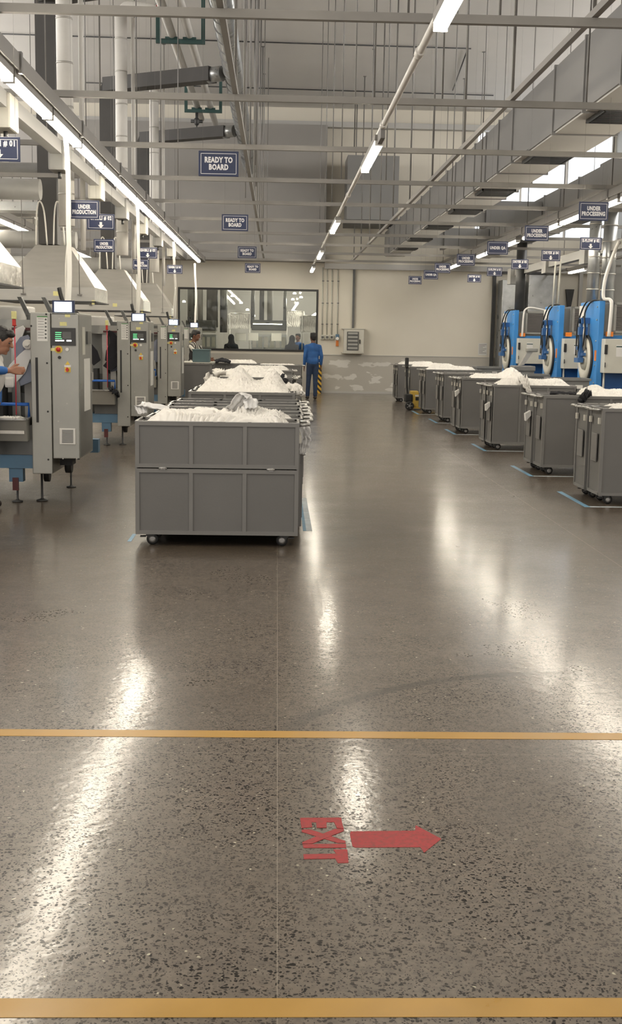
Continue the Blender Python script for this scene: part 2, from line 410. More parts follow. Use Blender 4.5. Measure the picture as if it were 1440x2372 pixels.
# upper bulkhead of the back wall, left part dark, step at x = 1.3
struct(MB().box(-7.5, 1.33, WY-.55, WY, 3.72, 7.45).build('wall_bulkhead', 'dkpanel'))
struct(MB().box(LX, RX, WY-.25, WY, 7.45, 7.6).box(1.33, RX, WY-.16, WY, 3.55, 3.7).build('trim_2', 'sidewall'))
struct(MB().box(6.20, 6.29, WY-.12, WY, 0, 3.6).build('trim_3', 'dark'))
# glowing panel added high in the right wall to light the ceiling
cl = struct(MB().box(RX+.05, RX+.07, 7, 31, 5.6, CZ).build('fill_panel_right', 'side_fill'))
fr = MB()
for k in range(9): fr.box(RX, RX+.06, 7+k*3-.04, 7+k*3+.04, 5.6, CZ)
fr.box(RX, RX+.06, 7, 31, 6.75, 6.81)
fr.build('window_frame', 'beam', cl)  # bars across the added glowing panel
cl2 = struct(MB().box(LX-.07, LX-.05, 0, 33, 5.6, CZ).build('fill_panel_left', 'side_fill'))  # matching glow panel added at the left, also to brighten the ceiling
fr = MB()
for k in range(12): fr.box(LX-.06, LX, k*3-.04, k*3+.04, 5.6, CZ)
fr.build('window_frame', 'beam', cl2)  # bars over the added left panel
ew = struct(MB().box(5.6, 9.5, WY-.03, WY-.01, 4.55, 7.42).build('window_4', 'far_glazing'))
fr = MB()
for x in (5.6, 6.9, 8.2, 9.5): fr.box(x-.03, x+.03, WY-.05, WY-.03, 4.55, 7.42)
fr.build('window_frame', 'white', ew)
# big interior window
win = thing('window_1', None, None, ((w0+w1)/2, WY, wz0)); win['kind'] = 'structure'
t = .055
MB().box(w0, w1, WY-.03, WY+.12, wz0, wz0+t).box(w0, w1, WY-.03, WY+.12, wz1-t, wz1).box(w0, w0+t, WY-.03, WY+.12, wz0+t, wz1-t).box(w1-t, w1, WY-.03, WY+.12, wz0+t, wz1-t).build('window_frame', 'win_frame', win)
MB().box(w0+t, w1-t, WY+.05, WY+.06, wz0+t, wz1-t).build('pane', 'glass', win)

# ------------------------------------------------------------------ room beyond the window
struct(MB().box(-7, 7, 47, 47.2, 0, 4.6).build('wall_far', 'sidewall'))
struct(MB().box(-7, 7, WY+.2, 47, 4.4, 4.5).build('ceiling_far', 'mach_dark'))
struct(MB().box(-7.2, -7, WY+.2, 47, 0, 4.5).box(7, 7.2, WY+.2, 47, 0, 4.5).build('wall_side_far', 'sidewall'))

# ================================================================== LIGHTING
def lamp(x, y0, y1, z, label, group, hw=.045):
    """suspended batten: steel body, two end caps, glowing diffuser"""
    t = thing('light_fixture', label, 'light', (x, y0, z), group)
    MB().box(x-hw, x+hw, y0, y1, z+.035, z+.09).build('housing', 'beam', t)
    for ye in (y0, y1-.012): MB().box(x-.042, x+.042, ye, ye+.012, z-.012, z+.035).build('end_cap', 'white', t)
    MB().prism([(x-.040, z+.036), (x-.040, z+.006), (x-.024, z-.012), (x+.024, z-.012), (x+.040, z+.006), (x+.040, z+.036)], 1, y0+.012, y1-.012).build('diffuser', 'tube', t)
    return t
LZ = 3.4
# left row: continuous
lx = -1.97
NL = 18
for i in range(NL-2):
    a = 4.43+(i+1)*1.48
    lamp(lx, a+.03, a+1.46, LZ, f'white tube light in the long left row over the machines, {ORD[i]} from the camera', 'tube lights of the left row')
# centre row: single tubes with long gaps
for i, (a, b) in enumerate([(5.05, 7.18), (11.31, 13.14), (18.83, 20.78), (25.4, 27.6), (31.2, 33.2)]):
    lamp(.935, a, b, LZ, f'single white tube light on the centre conduit above the aisle, {ORD[i]} from the camera', 'tube lights of the centre row')
# right row
k = 0
for i in range(15):
    a = 7.24+i*1.62
    lamp(4.4, a, a+(1.5 if i % 3 != 2 else 1.05), LZ, f'white tube light in the right row over the dryers, {ORD[k]} from the camera', 'tube lights of the right row'); k += 1
# second left row, seen between the hoods
for i in range(11):
    a = 13.0+i*1.55
    lamp(-4.6, a, a+1.5, LZ, f'white tube light in the far left row behind the hoods, {ORD[i]} from the camera', 'tube lights of the far left row')
lamp(7.55, 29.0, 30.6, 3.35, 'short white tube light in front of the right end of the back wall', 'tube lights by the far right corner')
lamp(7.55, 20.0, 21.6, 3.35, 'short white tube light above the right hand dryers, out beyond the ducts', 'tube lights by the far right corner')
# trunking the rows hang from
def trunk(name, x, y0, y1, z, w, h, label, mat='beam'):
    t = thing(name, label, 'trunking', (x, y0, z))
    MB().box(x-w/2, x+w/2, y0, y1, z, z+h).build('channel', mat, t)
    for q in range(int((y1-y0)/2.74)+1):
        yy = y0+.4+q*2.74
        if yy < y1: MB().box(x-w/2-.015, x+w/2+.015, yy, yy+.05, z-.02, z+h+.012).build('clamp', 'rod', t)
    return t
trunk('cable_trunking', -1.95, 5.8, 31.0, LZ+.09, .10, .12, 'long grey cable trunking above the left light row', 'beam')
trunk('cable_trunking', 4.4, 7.1, 31.8, LZ+.09, .12, .10, 'long grey cable trunking above the right light row')
trunk('cable_trunking', -4.6, 12.9, 30.5, LZ+.09, .12, .10, 'grey cable trunking above the far left light row')
trunk('cable_trunking', 7.55, 8.5, 33.4, 3.44, .06, .05, 'thin grey trunking carrying the tube lights by the far right corner')
ct = thing('conduit', 'slim white conduit carrying the centre row of tube lights', 'conduit', (.93, 0, LZ+.09))
MB().cyl((.935, -2.2, LZ+.11), (.935, 33.4, LZ+.11), .024, 10).build('pipe', 'white', ct)
for y in (8.2, 10.9, 16.2, 21.6, 24.4, 28.4, 30.0): MB().cyl((.935, y-.06, LZ+.11), (.935, y+.06, LZ+.11), .034, 10).build('coupling', 'white', ct)
MB().box(.915, .955, 10.95, 11.3, LZ+.0, LZ+.10).build('cable_box', 'rod', ct)

# ================================================================== SUSPENDED GRID
GZ = 3.70
BY = [8.1+2.74*k for k in range(10)]
RODX = [-6.6, -5.0, -2.6, -1.6, -.40, .84, 1.45, 2.08, 2.75, 3.35, 4.55, 6.35, 7.9]
random.seed(3)
for i, y in enumerate(BY):
    o = thing('ceiling_beam', f'grey steel strut beam crossing the hall under the ceiling, {ORD[i]} from the camera', 'beam', (0, y, GZ), 'strut beams across the hall')
    b = MB(); b.box(LX+.1, RX-.1, y-.025, y+.025, GZ-.028, GZ+.028); b.build('channel', 'beam', o)
    for j, x in enumerate(RODX):
        if i == 9 and x < 1.3: continue
        if i in (2, 5, 8) and x in (1.45, 2.75): continue
        if i >= 5 and x in (-6.6, -1.6, 1.45, 2.75, 6.35): continue
        if i >= 7 and x in (-5.0, .84): continue
        thick = x in (2.08, -.4)
        zt = CZ
        if 3.0 < x < 3.86: continue
        mm = MB().cyl((x, y, GZ+.028), (x, y, zt-.01), .014 if thick else .008, 6).box(x-.035, x+.035, y-.035, y+.035, zt-.012, zt)
        mm.build('hanger_rod', 'rod', o)
for x, lab in ((-.40, 'long grey strut running down the hall beside the white ceiling pipes'), (2.08, 'long grey strut running down the hall left of the rectangular duct'),
               (4.62, 'long grey strut running down the hall over the right light row')):
    MB_ = MB().box(x-.022, x+.022, 3.2, 33.5, GZ+.03, GZ+.08); o = MB_.build('ceiling_strut', 'beam'); tag(o, lab, 'beam', 'struts along the hall')
# hanging rod cluster with its own plates
o = thing('rod_cluster', 'cluster of thin hanging rods near the round silver duct', 'hanger', (-.35, 14, GZ))
for x, y in ((-.33, 17.2), (-.30, 22.9), (-.52, 18.6), (-.3, 15.1), (-.28, 28.3)):
    MB().cyl((x, y, GZ+.02), (x, y, CZ-.01), .009, 6).build('hanger_rod', 'rod', o)
# thin conduits fixed to the ceiling
def cconduit(pts, lab): tag(MB().tube(pts, .014, 6, False).build('ceiling_conduit', 'dark'), lab, 'conduit', 'thin conduits on the ceiling')
cconduit([(-7, 26.6, CZ-.03), (4.2, 26.9, CZ-.03)], 'thin dark conduit across the ceiling, nearer of two')
cconduit([(-5, 31.4, CZ-.03), (5.6, 31.8, CZ-.03)], 'thin dark conduit across the ceiling, farther of two')
cconduit([(4.15, 27.2, CZ-.03), (4.45, 31.3, CZ-.03)], 'short dark conduit joining the two ceiling conduits')

# ================================================================== BIG DUCTS, RIGHT
dt = thing('air_duct', 'large rectangular supply duct running down the hall with dark grilles underneath', 'duct', (3.4, 5, 3.9))
segs = [(4.2, 14.6, 3.02, 3.72, 3.88, 4.58), (14.6, 22.5, 3.02, 3.70, 3.9, 4.58), (22.5, 33.9, 3.02, 3.60, 3.92, 4.58)]
side = MB(); und = MB()
for (y0, y1, x0, x1, z0, z1) in segs:
    side.box(x0, x1, y0, y1, z0+.01, z1)
    und.box(x0+.02, x1-.02, y0+.02, y1-.02, z0-.008, z0+.012)
    for q in range(1, 8):
        yy = y0+(y1-y0)*q/8
        side.box(x0-.018, x1+.018, yy-.02, yy+.02, z0-.02, z1+.02)
side.build('casing', 'duct', dt); und.build('underside', 'duct_light', dt)  # paler underside: light bouncing up from the floor is put into its colour
for y, x in ((12.1, 3.42), (15.1, 3.38), (18.6, 3.36), (21.4, 3.34), (24.6, 3.3), (27.8, 3.3), (30.6, 3.3)):
    z0 = 3.88 if y < 14.6 else (3.9 if y < 22.5 else 3.92)
    g = MB().box(x-.24, x+.24, y-.32, y+.32, z0-.035, z0-.008); gg = g.build('grille', 'black', dt)
    s = MB()
    for q in range(12): s.box(x-.22, x+.22, y-.29+q*.05, y-.275+q*.05, z0-.045, z0-.03)
    s.box(x-.26, x+.26, y-.34, y-.32, z0-.045, z0-.005).box(x-.26, x+.26, y+.32, y+.34, z0-.045, z0-.005).box(x-.26, x-.24, y-.34, y+.34, z0-.045, z0-.005).box(x+.24, x+.26, y-.34, y+.34, z0-.045, z0-.005)
    s.build('slat', 'dark', gg)
d2 = thing('air_duct', 'second rectangular duct farther right above the right light row', 'duct', (5.6, 5, 3.9))
side = MB(); und = MB()
for (y0, y1, x0, x1, z0, z1) in [(6, 20, 5.36, 6.20, 3.88, 4.54), (20, 33.6, 5.36, 6.0, 3.9, 4.5)]:
    side.box(x0, x1, y0, y1, z0+.01, z1); und.box(x0+.02, x1-.02, y0+.02, y1-.02, z0-.008, z0+.012)
    for q in range(1, 10):
        yy = y0+(y1-y0)*q/10; side.box(x0-.018, x1+.018, yy-.02, yy+.02, z0-.02, z1+.02)
side.build('casing', 'duct', d2); und.build('underside', 'duct_light', d2)  # second duct's underside has the same uplight painted in
for y in (18.0, 22.5, 27.0):
    gg = MB().box(5.36, 5.84, y-.3, y+.3, 3.84, 3.872).build('grille', 'dark', d2)
# branch ducts crossing over at the far end
tag(MB().box(3.62, 5.34, 24.2, 24.9, 3.95, 4.4).box(4.2, 4.3, 24.15, 24.95, 3.9, 4.45).build('branch_duct', 'duct'), 'short cross duct joining the two rectangular ducts, nearer one', 'duct', 'cross ducts')
tag(MB().box(3.62, 5.34, 30.2, 30.9, 3.95, 4.4).box(4.2, 4.3, 30.15, 30.95, 3.9, 4.45).build('branch_duct', 'duct'), 'short cross duct joining the two rectangular ducts, farther one', 'duct', 'cross ducts')
# box plenum high at the back
pl = thing('air_plenum', 'tall grey sheet metal box hanging high before the back wall', 'duct', (2.4, 32.5, 4.7))
MB().box(1.85, 3.25, 32.6, 33.9, 4.8, 6.5).build('casing', 'duct', pl)
MB().box(1.82, 3.28, 32.57, 33.93, 4.68, 4.8).build('flange', 'dark', pl)
# silver elbow top right
el = thing('spiral_duct', 'shiny spiral duct elbow coming over the right hand duct', 'duct', (6.5, 14.0, 4.6))
pts = [(6.35, 13.8, 4.62), (6.35, 13.8, 4.98), (6.55, 13.9, 5.24), (6.9, 14.0, 5.3), (8.6, 14.1, 5.3)]
MB().tube(pts, .2, 18).build('pipe', 'galv', el)
for z in (4.7, 4.85): MB().cyl((6.35, 13.8, z), (6.35, 13.8, z+.03), .215, 18).build('seam_ring', 'alu', el)
for x in (7.0, 7.3, 7.6, 7.9): MB().cyl((x, 14.02, 5.3), (x+.03, 14.02, 5.3), .215, 18).build('seam_ring', 'alu', el)
vp = MB().cyl((6.22, 12.9, 4.3), (6.22, 12.9, CZ), .045, 10); tag(vp.build('downpipe', 'white'), 'white vertical pipe left of the shiny duct elbow', 'pipe')
# beige busbar trunking right
bt = thing('busbar_trunking', 'light grey busbar trunking running above the blue dryers', 'busbar', (5.85, 16, 3.2))
MB().box(5.8, 5.95, 8, 29.2, 3.18, 3.34).build('casing', 'bus', bt)
for y in (12.5, 15.8, 19.0, 22.2, 25.4): MB().box(5.74, 5.99, y, y+.38, 3.06, 3.4).build('tap_off_box', 'bus', bt)
MB().box(5.7, 6.05, 29.0, 29.4, 2.98, 3.36).build('end_feed_box', 'bus', bt)

# ================================================================== LEFT CEILING: ducts and pipes
sd = thing('spiral_duct', 'long round silver duct running down the hall at the upper left', 'duct', (-.82, 5, 6.2))
MB().cyl((-.84, 9, 6.2), (-.80, 33.4, 6.2), .165, 24).build('pipe', 'galv', sd)
for q in range(40): y = 9.3+q*.6; MB().cyl((-.835, y, 6.2), (-.835, y+.03, 6.2), .175, 24).build('seam_ring', 'galv', sd)
def exhaust(y, k):
    e = thing('exhaust_duct', f'black lagged exhaust duct rising to the silver duct, {k}', 'duct', (-3.4, y, 3.0), 'black exhaust ducts from the hoods')
    zt = 6.03
    MB().box(-3.33, -3.07, y-.13, y+.13, 2.82, zt).hexa([(-3.33, y-.13, zt), (-3.07, y-.13, zt), (-3.07, y+.13, zt), (-3.33, y+.13, zt), (-3.24, y-.13, zt+.22), (-3.0, y-.13, zt+.22), (-3.0, y+.13, zt+.22), (-3.24, y+.13, zt+.22)]).build('riser', 'darkduct', e)
    a = Vector((-3.2, y-.02, 6.14)); b = Vector((-1.2, y-1.05, 6.16)); d = (b-a).normalized(); n = Vector((d.y, -d.x, 0))*.15; h = Vector((0, 0, .12))
    MB().hexa([a-n-h, a+n-h, b+n-h, b-n-h, a-n+h, a+n+h, b+n+h, b-n+h]).build('branch', 'darkduct', e)
    MB().cyl(b-d*.06, b+d*.2, .13, 18).cyl(b-d*.08, b-d*.03, .145, 18).build('collar', 'galv', e)
for k, y in ((('nearest of three'), 16.8), (('second of three'), 22.6), (('farthest of three'), 28.4)): exhaust(y, k)
for x, y, zt, i in ((-2.80, 15.9, CZ, 0), (-2.80, 21.5, 7.1, 1), (-2.80, 27.03, 7.0, 2)):
    p = thing('steam_pipe', f'thick white lagged vertical pipe at the upper left, {["nearest", "middle", "farthest"][i]} of three', 'pipe', (x, y, 3.0), 'white lagged vertical pipes')
    m = MB().cyl((x, y, 3.0), (x, y, zt), .105, 20)
    m.build('lagging', 'white_pipe', p)
    for q in range(8):
        z = 3.4+q*.55
        if z < zt: MB().cyl((x, y, z), (x, y, z+.02), .109, 20).build('band', 'alu', p)
    MB().cyl((x+.19, y+.15, 2.7), (x+.19, y+.15, CZ if i == 0 else zt), .035, 12).build('small_pipe', 'white_pipe', p)
    if i:
        MB().tube([(x, y, zt-.02), (x+.06, y, zt+.12), (x+.2, y, zt+.16), (x+.62, y-.05, zt+.10)], .085, 14).build('elbow', 'white_pipe', p)
# valves
def valve(x, y, z, lab):
    v = thing('steam_valve', lab, 'valve', (x, y, z))
    MB().cyl((x-.12, y, z), (x+.18, y, z), .045, 12).cyl((x-.12, y, z), (x-.08, y, z), .09, 14).cyl((x+.14, y, z), (x+.18, y, z), .09, 14).capsule((x+.03, y, z), .07, (x+.03, y, z+.1), .05).build('body', 'red', v)
    MB().cyl((x+.03, y, z+.1), (x+.03, y, z+.42), .018, 8).build('stem', 'dark', v)
    m = MB(); m.tube([(x+.03+.11*math.cos(a*math.pi/8), y+.11*math.sin(a*math.pi/8), z+.42) for a in range(17)], .014, 6, False)
    m.box(x-.08, x+.14, y-.01, y+.01, z+.41, z+.43); m.build('handwheel', 'dark', v)
valve(-2.16, 21.45, 7.16, 'red steam valve with a black handwheel beside the upper green hanger')
v = thing('steam_valve', 'small dark steam valve hanging under the farther green pipe hanger', 'valve', (-1.98, 28.9, 6.5))
MB().cyl((-1.98, 28.9, 6.60), (-1.98, 28.9, 6.845), .035, 10).capsule((-1.98, 28.9, 6.66), .07, (-1.98, 28.9, 6.60), .06).cyl((-2.12, 28.9, 6.64), (-1.84, 28.9, 6.64), .04, 10).build('body', 'dark', v)
m = MB().cyl((-1.98, 28.9, 6.42), (-1.98, 28.9, 6.6), .016, 8); m.tube([(-1.98+.09*math.cos(a*math.pi/8), 28.9+.09*math.sin(a*math.pi/8), 6.43) for a in range(17)], .014, 6, False); m.build('handwheel', 'dark', v)
for x, lab in ((-1.98, 'left'), (-1.66, 'right')):
    wp = thing('lagged_pipe', f'white lagged pipe running down the hall through the green hangers, {lab} one', 'pipe', (x, 16, 7.0), 'white pipes in the green hangers')
    MB().cyl((x, 14, 7.0), (x, 30.6 if x < -1.8 else 31.5, 7.0), .075, 16).build('lagging', 'white_pipe', wp)
for y, lab in ((22.3, 'nearer'), (28.9, 'farther')):
    h = thing('pipe_hanger', f'green steel U frame carrying the white pipes, {lab} one', 'hanger', (-1.82, y, 6.85), 'green pipe hangers')
    MB().box(-2.27, -1.38, y-.03, y+.03, 6.84, 6.91).box(-2.27, -2.2, y-.03, y+.03, 6.91, 7.55).box(-1.45, -1.38, y-.03, y+.03, 6.91, 7.9).build('frame', 'green', h)
    MB().box(-2.1, -1.86, y-.05, y+.05, 6.91, 6.95).box(-1.78, -1.54, y-.05, y+.05, 6.91, 6.95).build('pipe_shoe', 'green', h)
tag(MB().box(-2.3, -1.1, 19.8, 19.9, 7.62, 7.70).build('pipe_bracket', 'green'), 'green steel crossbar above the nearest black duct', 'hanger')
# left busbar
bb = thing('busbar_trunking', 'pale busbar trunking with tap off boxes beside the left light row', 'busbar', (-2.42, 6, 3.5))
MB().box(-2.49, -2.37, 4, 31, 3.53, 3.665).build('casing', 'bus', bb)
for i, y in enumerate((8.3, 10.6, 13.2, 15.9, 18.5, 21.2, 24.0, 27.0)):
    q = MB().bbox(-2.52, -2.34, y, y+.34, 3.36, 3.66, .02).build('tap_off_box', 'cream' if i % 2 else 'bus', bb)
    MB().cyl((-2.43, y+.2, 3.29), (-2.43, y+.2, 3.36), .02, 8).build('gland', 'dark', q)
# cross pipes and trays on the far left
def crosspipe(y, z, r, x0, x1, lab, mat='bus'): tag(MB().cyl((x0, y, z), (x1, y, z), r, 16).build('cross_pipe', mat), lab, 'pipe', 'pipes crossing at the left')
crosspipe(15.2, 3.38, .13, LX, -3.0, 'thick pale pipe crossing above the hoods, lower and nearer one')
crosspipe(17.6, 3.95, .09, LX, -2.7, 'pale pipe crossing above the hoods just over the thick one')
crosspipe(19.6, 3.1, .14, LX, -3.3, 'thick pale pipe crossing above the hoods behind the nearest chimney')
crosspipe(24.8, 3.0, .16, LX, -2.9, 'thick pale pipe crossing above the hoods, farthest one')
ft = tag(MB().box(LX, -2.9, 18.2, 18.6, 3.42, 3.55).build('cable_tray', 'galv'), 'flat galvanised cable tray crossing at the left', 'tray')
ld = thing('air_duct', 'pale rectangular duct along the upper left beyond the busbar', 'duct', (-5.6, 8, 4.0))
MB().box(-6.3, -5.3, 9, 31, 4.05, 4.75).build('casing', 'duct_light', ld)
for q in range(11): MB().box(-6.32, -5.28, 10+q*2, 10.04+q*2, 4.03, 4.77).build('flange', 'galv', ld)
# ================================================================== FLOOR MARKINGS
def quad_on_floor(name, mat, pts, lab, cat, group=None, h=.0012):
    """thin tape with the given ground corners"""
    m = MB(); lo = [m.bm.verts.new((p[0], p[1], .0002)) for p in pts]; hi = [m.bm.verts.new((p[0], p[1], h)) for p in pts]
    m.bm.faces.new(hi); m.bm.faces.new(list(reversed(lo))); n = len(pts)
    for i in range(n): m.bm.faces.new((lo[i], lo[(i+1) % n], hi[(i+1) % n], hi[i]))
    return tag(m.build(name, mat), lab, cat, group)
quad_on_floor('floor_tape', 'tape', [(-6, 2.560), (6, 2.565), (6, 2.645), (-6, 2.640)], 'wide yellow floor tape line across the bottom of the view', 'floor marking')
quad_on_floor('floor_tape', 'tape', [(-6, 4.515), (6, 4.52), (6, 4.60), (-6, 4.595)], 'yellow floor tape line beyond the red exit arrow', 'floor marking')
def red_paint():
    m, nt, b = new_mat('worn_red_paint'); q = NB(nt); v = q.gen()
    f = q.mr(q.noise(v, 60, 5, .7), .42, .7)
    q.l(q.mix(f, (.42, .03, .035), (.25, .04, .038)), b.inputs['Base Color']); b.inputs['Roughness'].default_value = .5
    return m
M['red_paint'] = red_paint()
def fz(x, y): p = G(640+x/3.43, 1840+y/3.43); return (p.x, p.y)
ex = thing('floor_stencil', 'worn red word EXIT painted sideways on the floor', 'floor marking', (.17, 3.56, 0))
def flat_polys(name, polys, mat, parent):
    m = MB()
    for ii, P_ in enumerate(polys):
        lo = [m.bm.verts.new((p[0], p[1], .0002)) for p in P_]; hi = [m.bm.verts.new((p[0], p[1], .001+.0003*ii)) for p in P_]
        m.bm.faces.new(hi); m.bm.faces.new(list(reversed(lo))); n = len(P_)
        for i in range(n): m.bm.faces.new((lo[i], lo[(i+1) % n], hi[(i+1) % n], hi[i]))
    return m.build(name, mat, parent)
Ep = [[(188,188),(515,186),(520,222),(192,224)], [(192,224),(278,224),(284,262),(200,270)], [(315,224),(398,224),(398,268),(320,268)], [(458,223),(520,222),(533,274),(480,270)]]
Xp = [[(200,282),(268,280),(548,372),(549,388),(488,388),(201,300)], [(462,277),(535,275),(536,292),(285,393),(206,394),(205,382)]]
Ip = [[(206,398),(552,394),(554,426),(216,428)]]
Tp = [[(450,440),(562,438),(573,546),(488,548),(466,512),(475,474)], [(214,478),(475,474),(466,512),(218,516)]]
for nm, pl_ in (('letter_e', Ep), ('letter_x', Xp), ('letter_i', Ip), ('letter_t', Tp)): flat_polys(nm, [[fz(*p) for p in P_] for P_ in pl_], 'red_paint', ex)
ar = thing('floor_arrow', 'worn red arrow painted on the floor pointing right', 'floor marking', (.45, 3.57, 0))
flat_polys('arrow', [[fz(*p) for p in [(590,296),(1100,290),(1105,247),(1310,355),(1172,465),(1142,421),(625,424),(604,414),(583,320)]]], 'red_paint', ar)

# ================================================================== CARTS
CW, CD, CZ0, CZ1 = 1.235, .44, .093, .955
def caster(parent, x, y):
    s = 1 if x > 0 else -1; ox = -.02*s          # wheels trail sideways
    m = MB().box(x-.045, x+.045, y-.04, y+.04, .084, .094).cyl((x, y, .07), (x, y, .086), .022, 10)
    for yy in (-.026, .021): m.prism([(x-.035, .086), (x+.035, .086), (x+ox+.016, .032), (x+ox-.016, .032)], 1, y+yy, y+yy+.005)
    m.box(x+.03*s, x+.075*s, y-.02, y+.02, .060, .068)
    c = m.build('caster', 'dark', parent)
    w = MB().lathe((x+ox, y-.019, .046), (0, 1, 0), [(0, .032), (.004, .046), (.034, .046), (.038, .032)], 20); w.build('wheel', 'black', c)
    MB().lathe((x+ox, y-.0275, .046), (0, 1, 0), [(0, .012), (.0, .026), (.055, .026), (.055, .012)], 16).build('hub', 'wheel', c)
def make_cart():
    t = thing('laundry_cart', None, None, (0, 0, 0))
    w, d = CW/2, CD/2; ps = .03
    m = MB(); q = .012
    m.box(-w+q, w-q, -d+q, -d+2*q-.004, CZ0+.01, .598).box(-w+q, w-q, d-2*q+.004, d-q, CZ0+.01, CZ1-.01)
    m.box(-w+q, -w+2*q-.004, -d+2*q, d-2*q, CZ0+.01, CZ1-.01).box(w-2*q+.004, w-q, -d+2*q, d-2*q, CZ0+.01, CZ1-.01).box(-w+q, w-q, -d+q, d-q, CZ0+.004, CZ0+.016)
    m.build('body_panels', 'cart', t)
    xs = [-w+ps/2, -w+ps/2+.405, -w+ps/2+.81, w-ps/2]
    f = MB()
    for x in xs:
        f.box(x-ps/2, x+ps/2, -d, -d+q, CZ0, .598).box(x-ps/2, x+ps/2, d-q, d, CZ0, CZ1)
    for z in (CZ0, .598-ps): f.box(-w, w, -d-.0008, -d+q, z, z+ps)
    for z in (CZ0, CZ1-ps): f.box(-w, w, d-q, d+.0008, z, z+ps)
    for x0, x1 in ((-w-.0008, -w+q), (w-q, w+.0008)):
        for z in (CZ0, CZ1-ps): f.box(x0, x1, -d, d, z, z+ps)
        for y in (-d, d-ps): f.box(x0, x1, y, y+ps, CZ0, CZ1)
    f.build('frame', 'cart_frame', t)
    fl = MB().box(-w+q, w-q, -d+q, -d+2*q-.004, .61, CZ1-.01)
    for x in xs: fl.box(x-ps/2, x+ps/2, -d, -d+q, .606, CZ1)
    for z in (.606, CZ1-ps): fl.box(-w, w, -d-.0008, -d+q, z, z+ps)
    flo = fl.build('front_flap', 'cart_frame', t)
    pn = MB()
    for a, b in zip(xs, xs[1:]):
        pn.box(a+ps/2, b-ps/2, -d+q-.0015, -d+q+.0005, CZ0+ps, .598-ps)
    pn.build('lower_panels', 'cart', t)
    pn = MB(); bk = MB()
    for a, b in zip(xs, xs[1:]): pn.box(a+ps/2, b-ps/2, -d+q-.0015, -d+q+.0005, .606+ps, CZ1-ps); bk.box(a+ps/2, b-ps/2, d-q-.0005, d-q+.0015, CZ0+ps, CZ1-ps)
    pn.build('upper_panels', 'cart', flo); bk.build('rear_panels', 'cart', t)
    for x in (-.41, .405):
        MB().cyl((x-.03, -d-.006, .602), (x+.03, -d-.006, .602), .007, 8).box(x-.02, x+.02, -d-.004, -d, .59, .612).build('hinge', 'cart_edge', t)
    e = MB(); e.box(-w-.002, w+.002, -d-.002, -d+.014, CZ1, CZ1+.004).box(-w-.002, w+.002, d-.014, d+.002, CZ1, CZ1+.004).box(-w-.002, -w+.014, -d, d, CZ1, CZ1+.004).box(w-.014, w+.002, -d, d, CZ1, CZ1+.004)
    e.build('rim', 'cart_edge', t)
    p = MB()
    p.bbox(w, w+.012, -.10, .10, .42, .70, .004); p.build('pocket_plate', 'cart_frame', t)
    for ya in (-d+.04, d-.08): MB().box(w, w+.02, ya, ya+.04, .80, .86).build('latch', 'cream', t)
    h = MB()
    h.tube([(w-.01, -d+.05, CZ1-.02), (w+.06, -d+.05, CZ1-.012), (w+.075, -d+.07, CZ1-.012), (w+.075, d-.07, CZ1-.012), (w+.06, d-.05, CZ1-.012), (w-.01, d-.05, CZ1-.02)], .012, 8, False)
    h.build('push_handle', 'cart_edge', t)
    for sx in (-1, 1):
        for sy in (-1, 1): caster(t, sx*(w-.10), sy*(d-.09))
    return t
cart0 = make_cart(); cart_used = False
def cart(xc, yf, lab, group, flip=False, rz=None, scale=None):
    """yf: Y of the face towards the camera"""
    global cart_used
    o = cart0 if not cart_used else copy_tree(cart0); cart_used = True
    o.location = (xc, yf+CD/2, 0); o.rotation_euler.z = math.pi if flip else 0
    if rz is not None: o.rotation_euler.z = rz; o.location = (xc, yf, 0)
    tag(o, lab, 'cart', group); return o
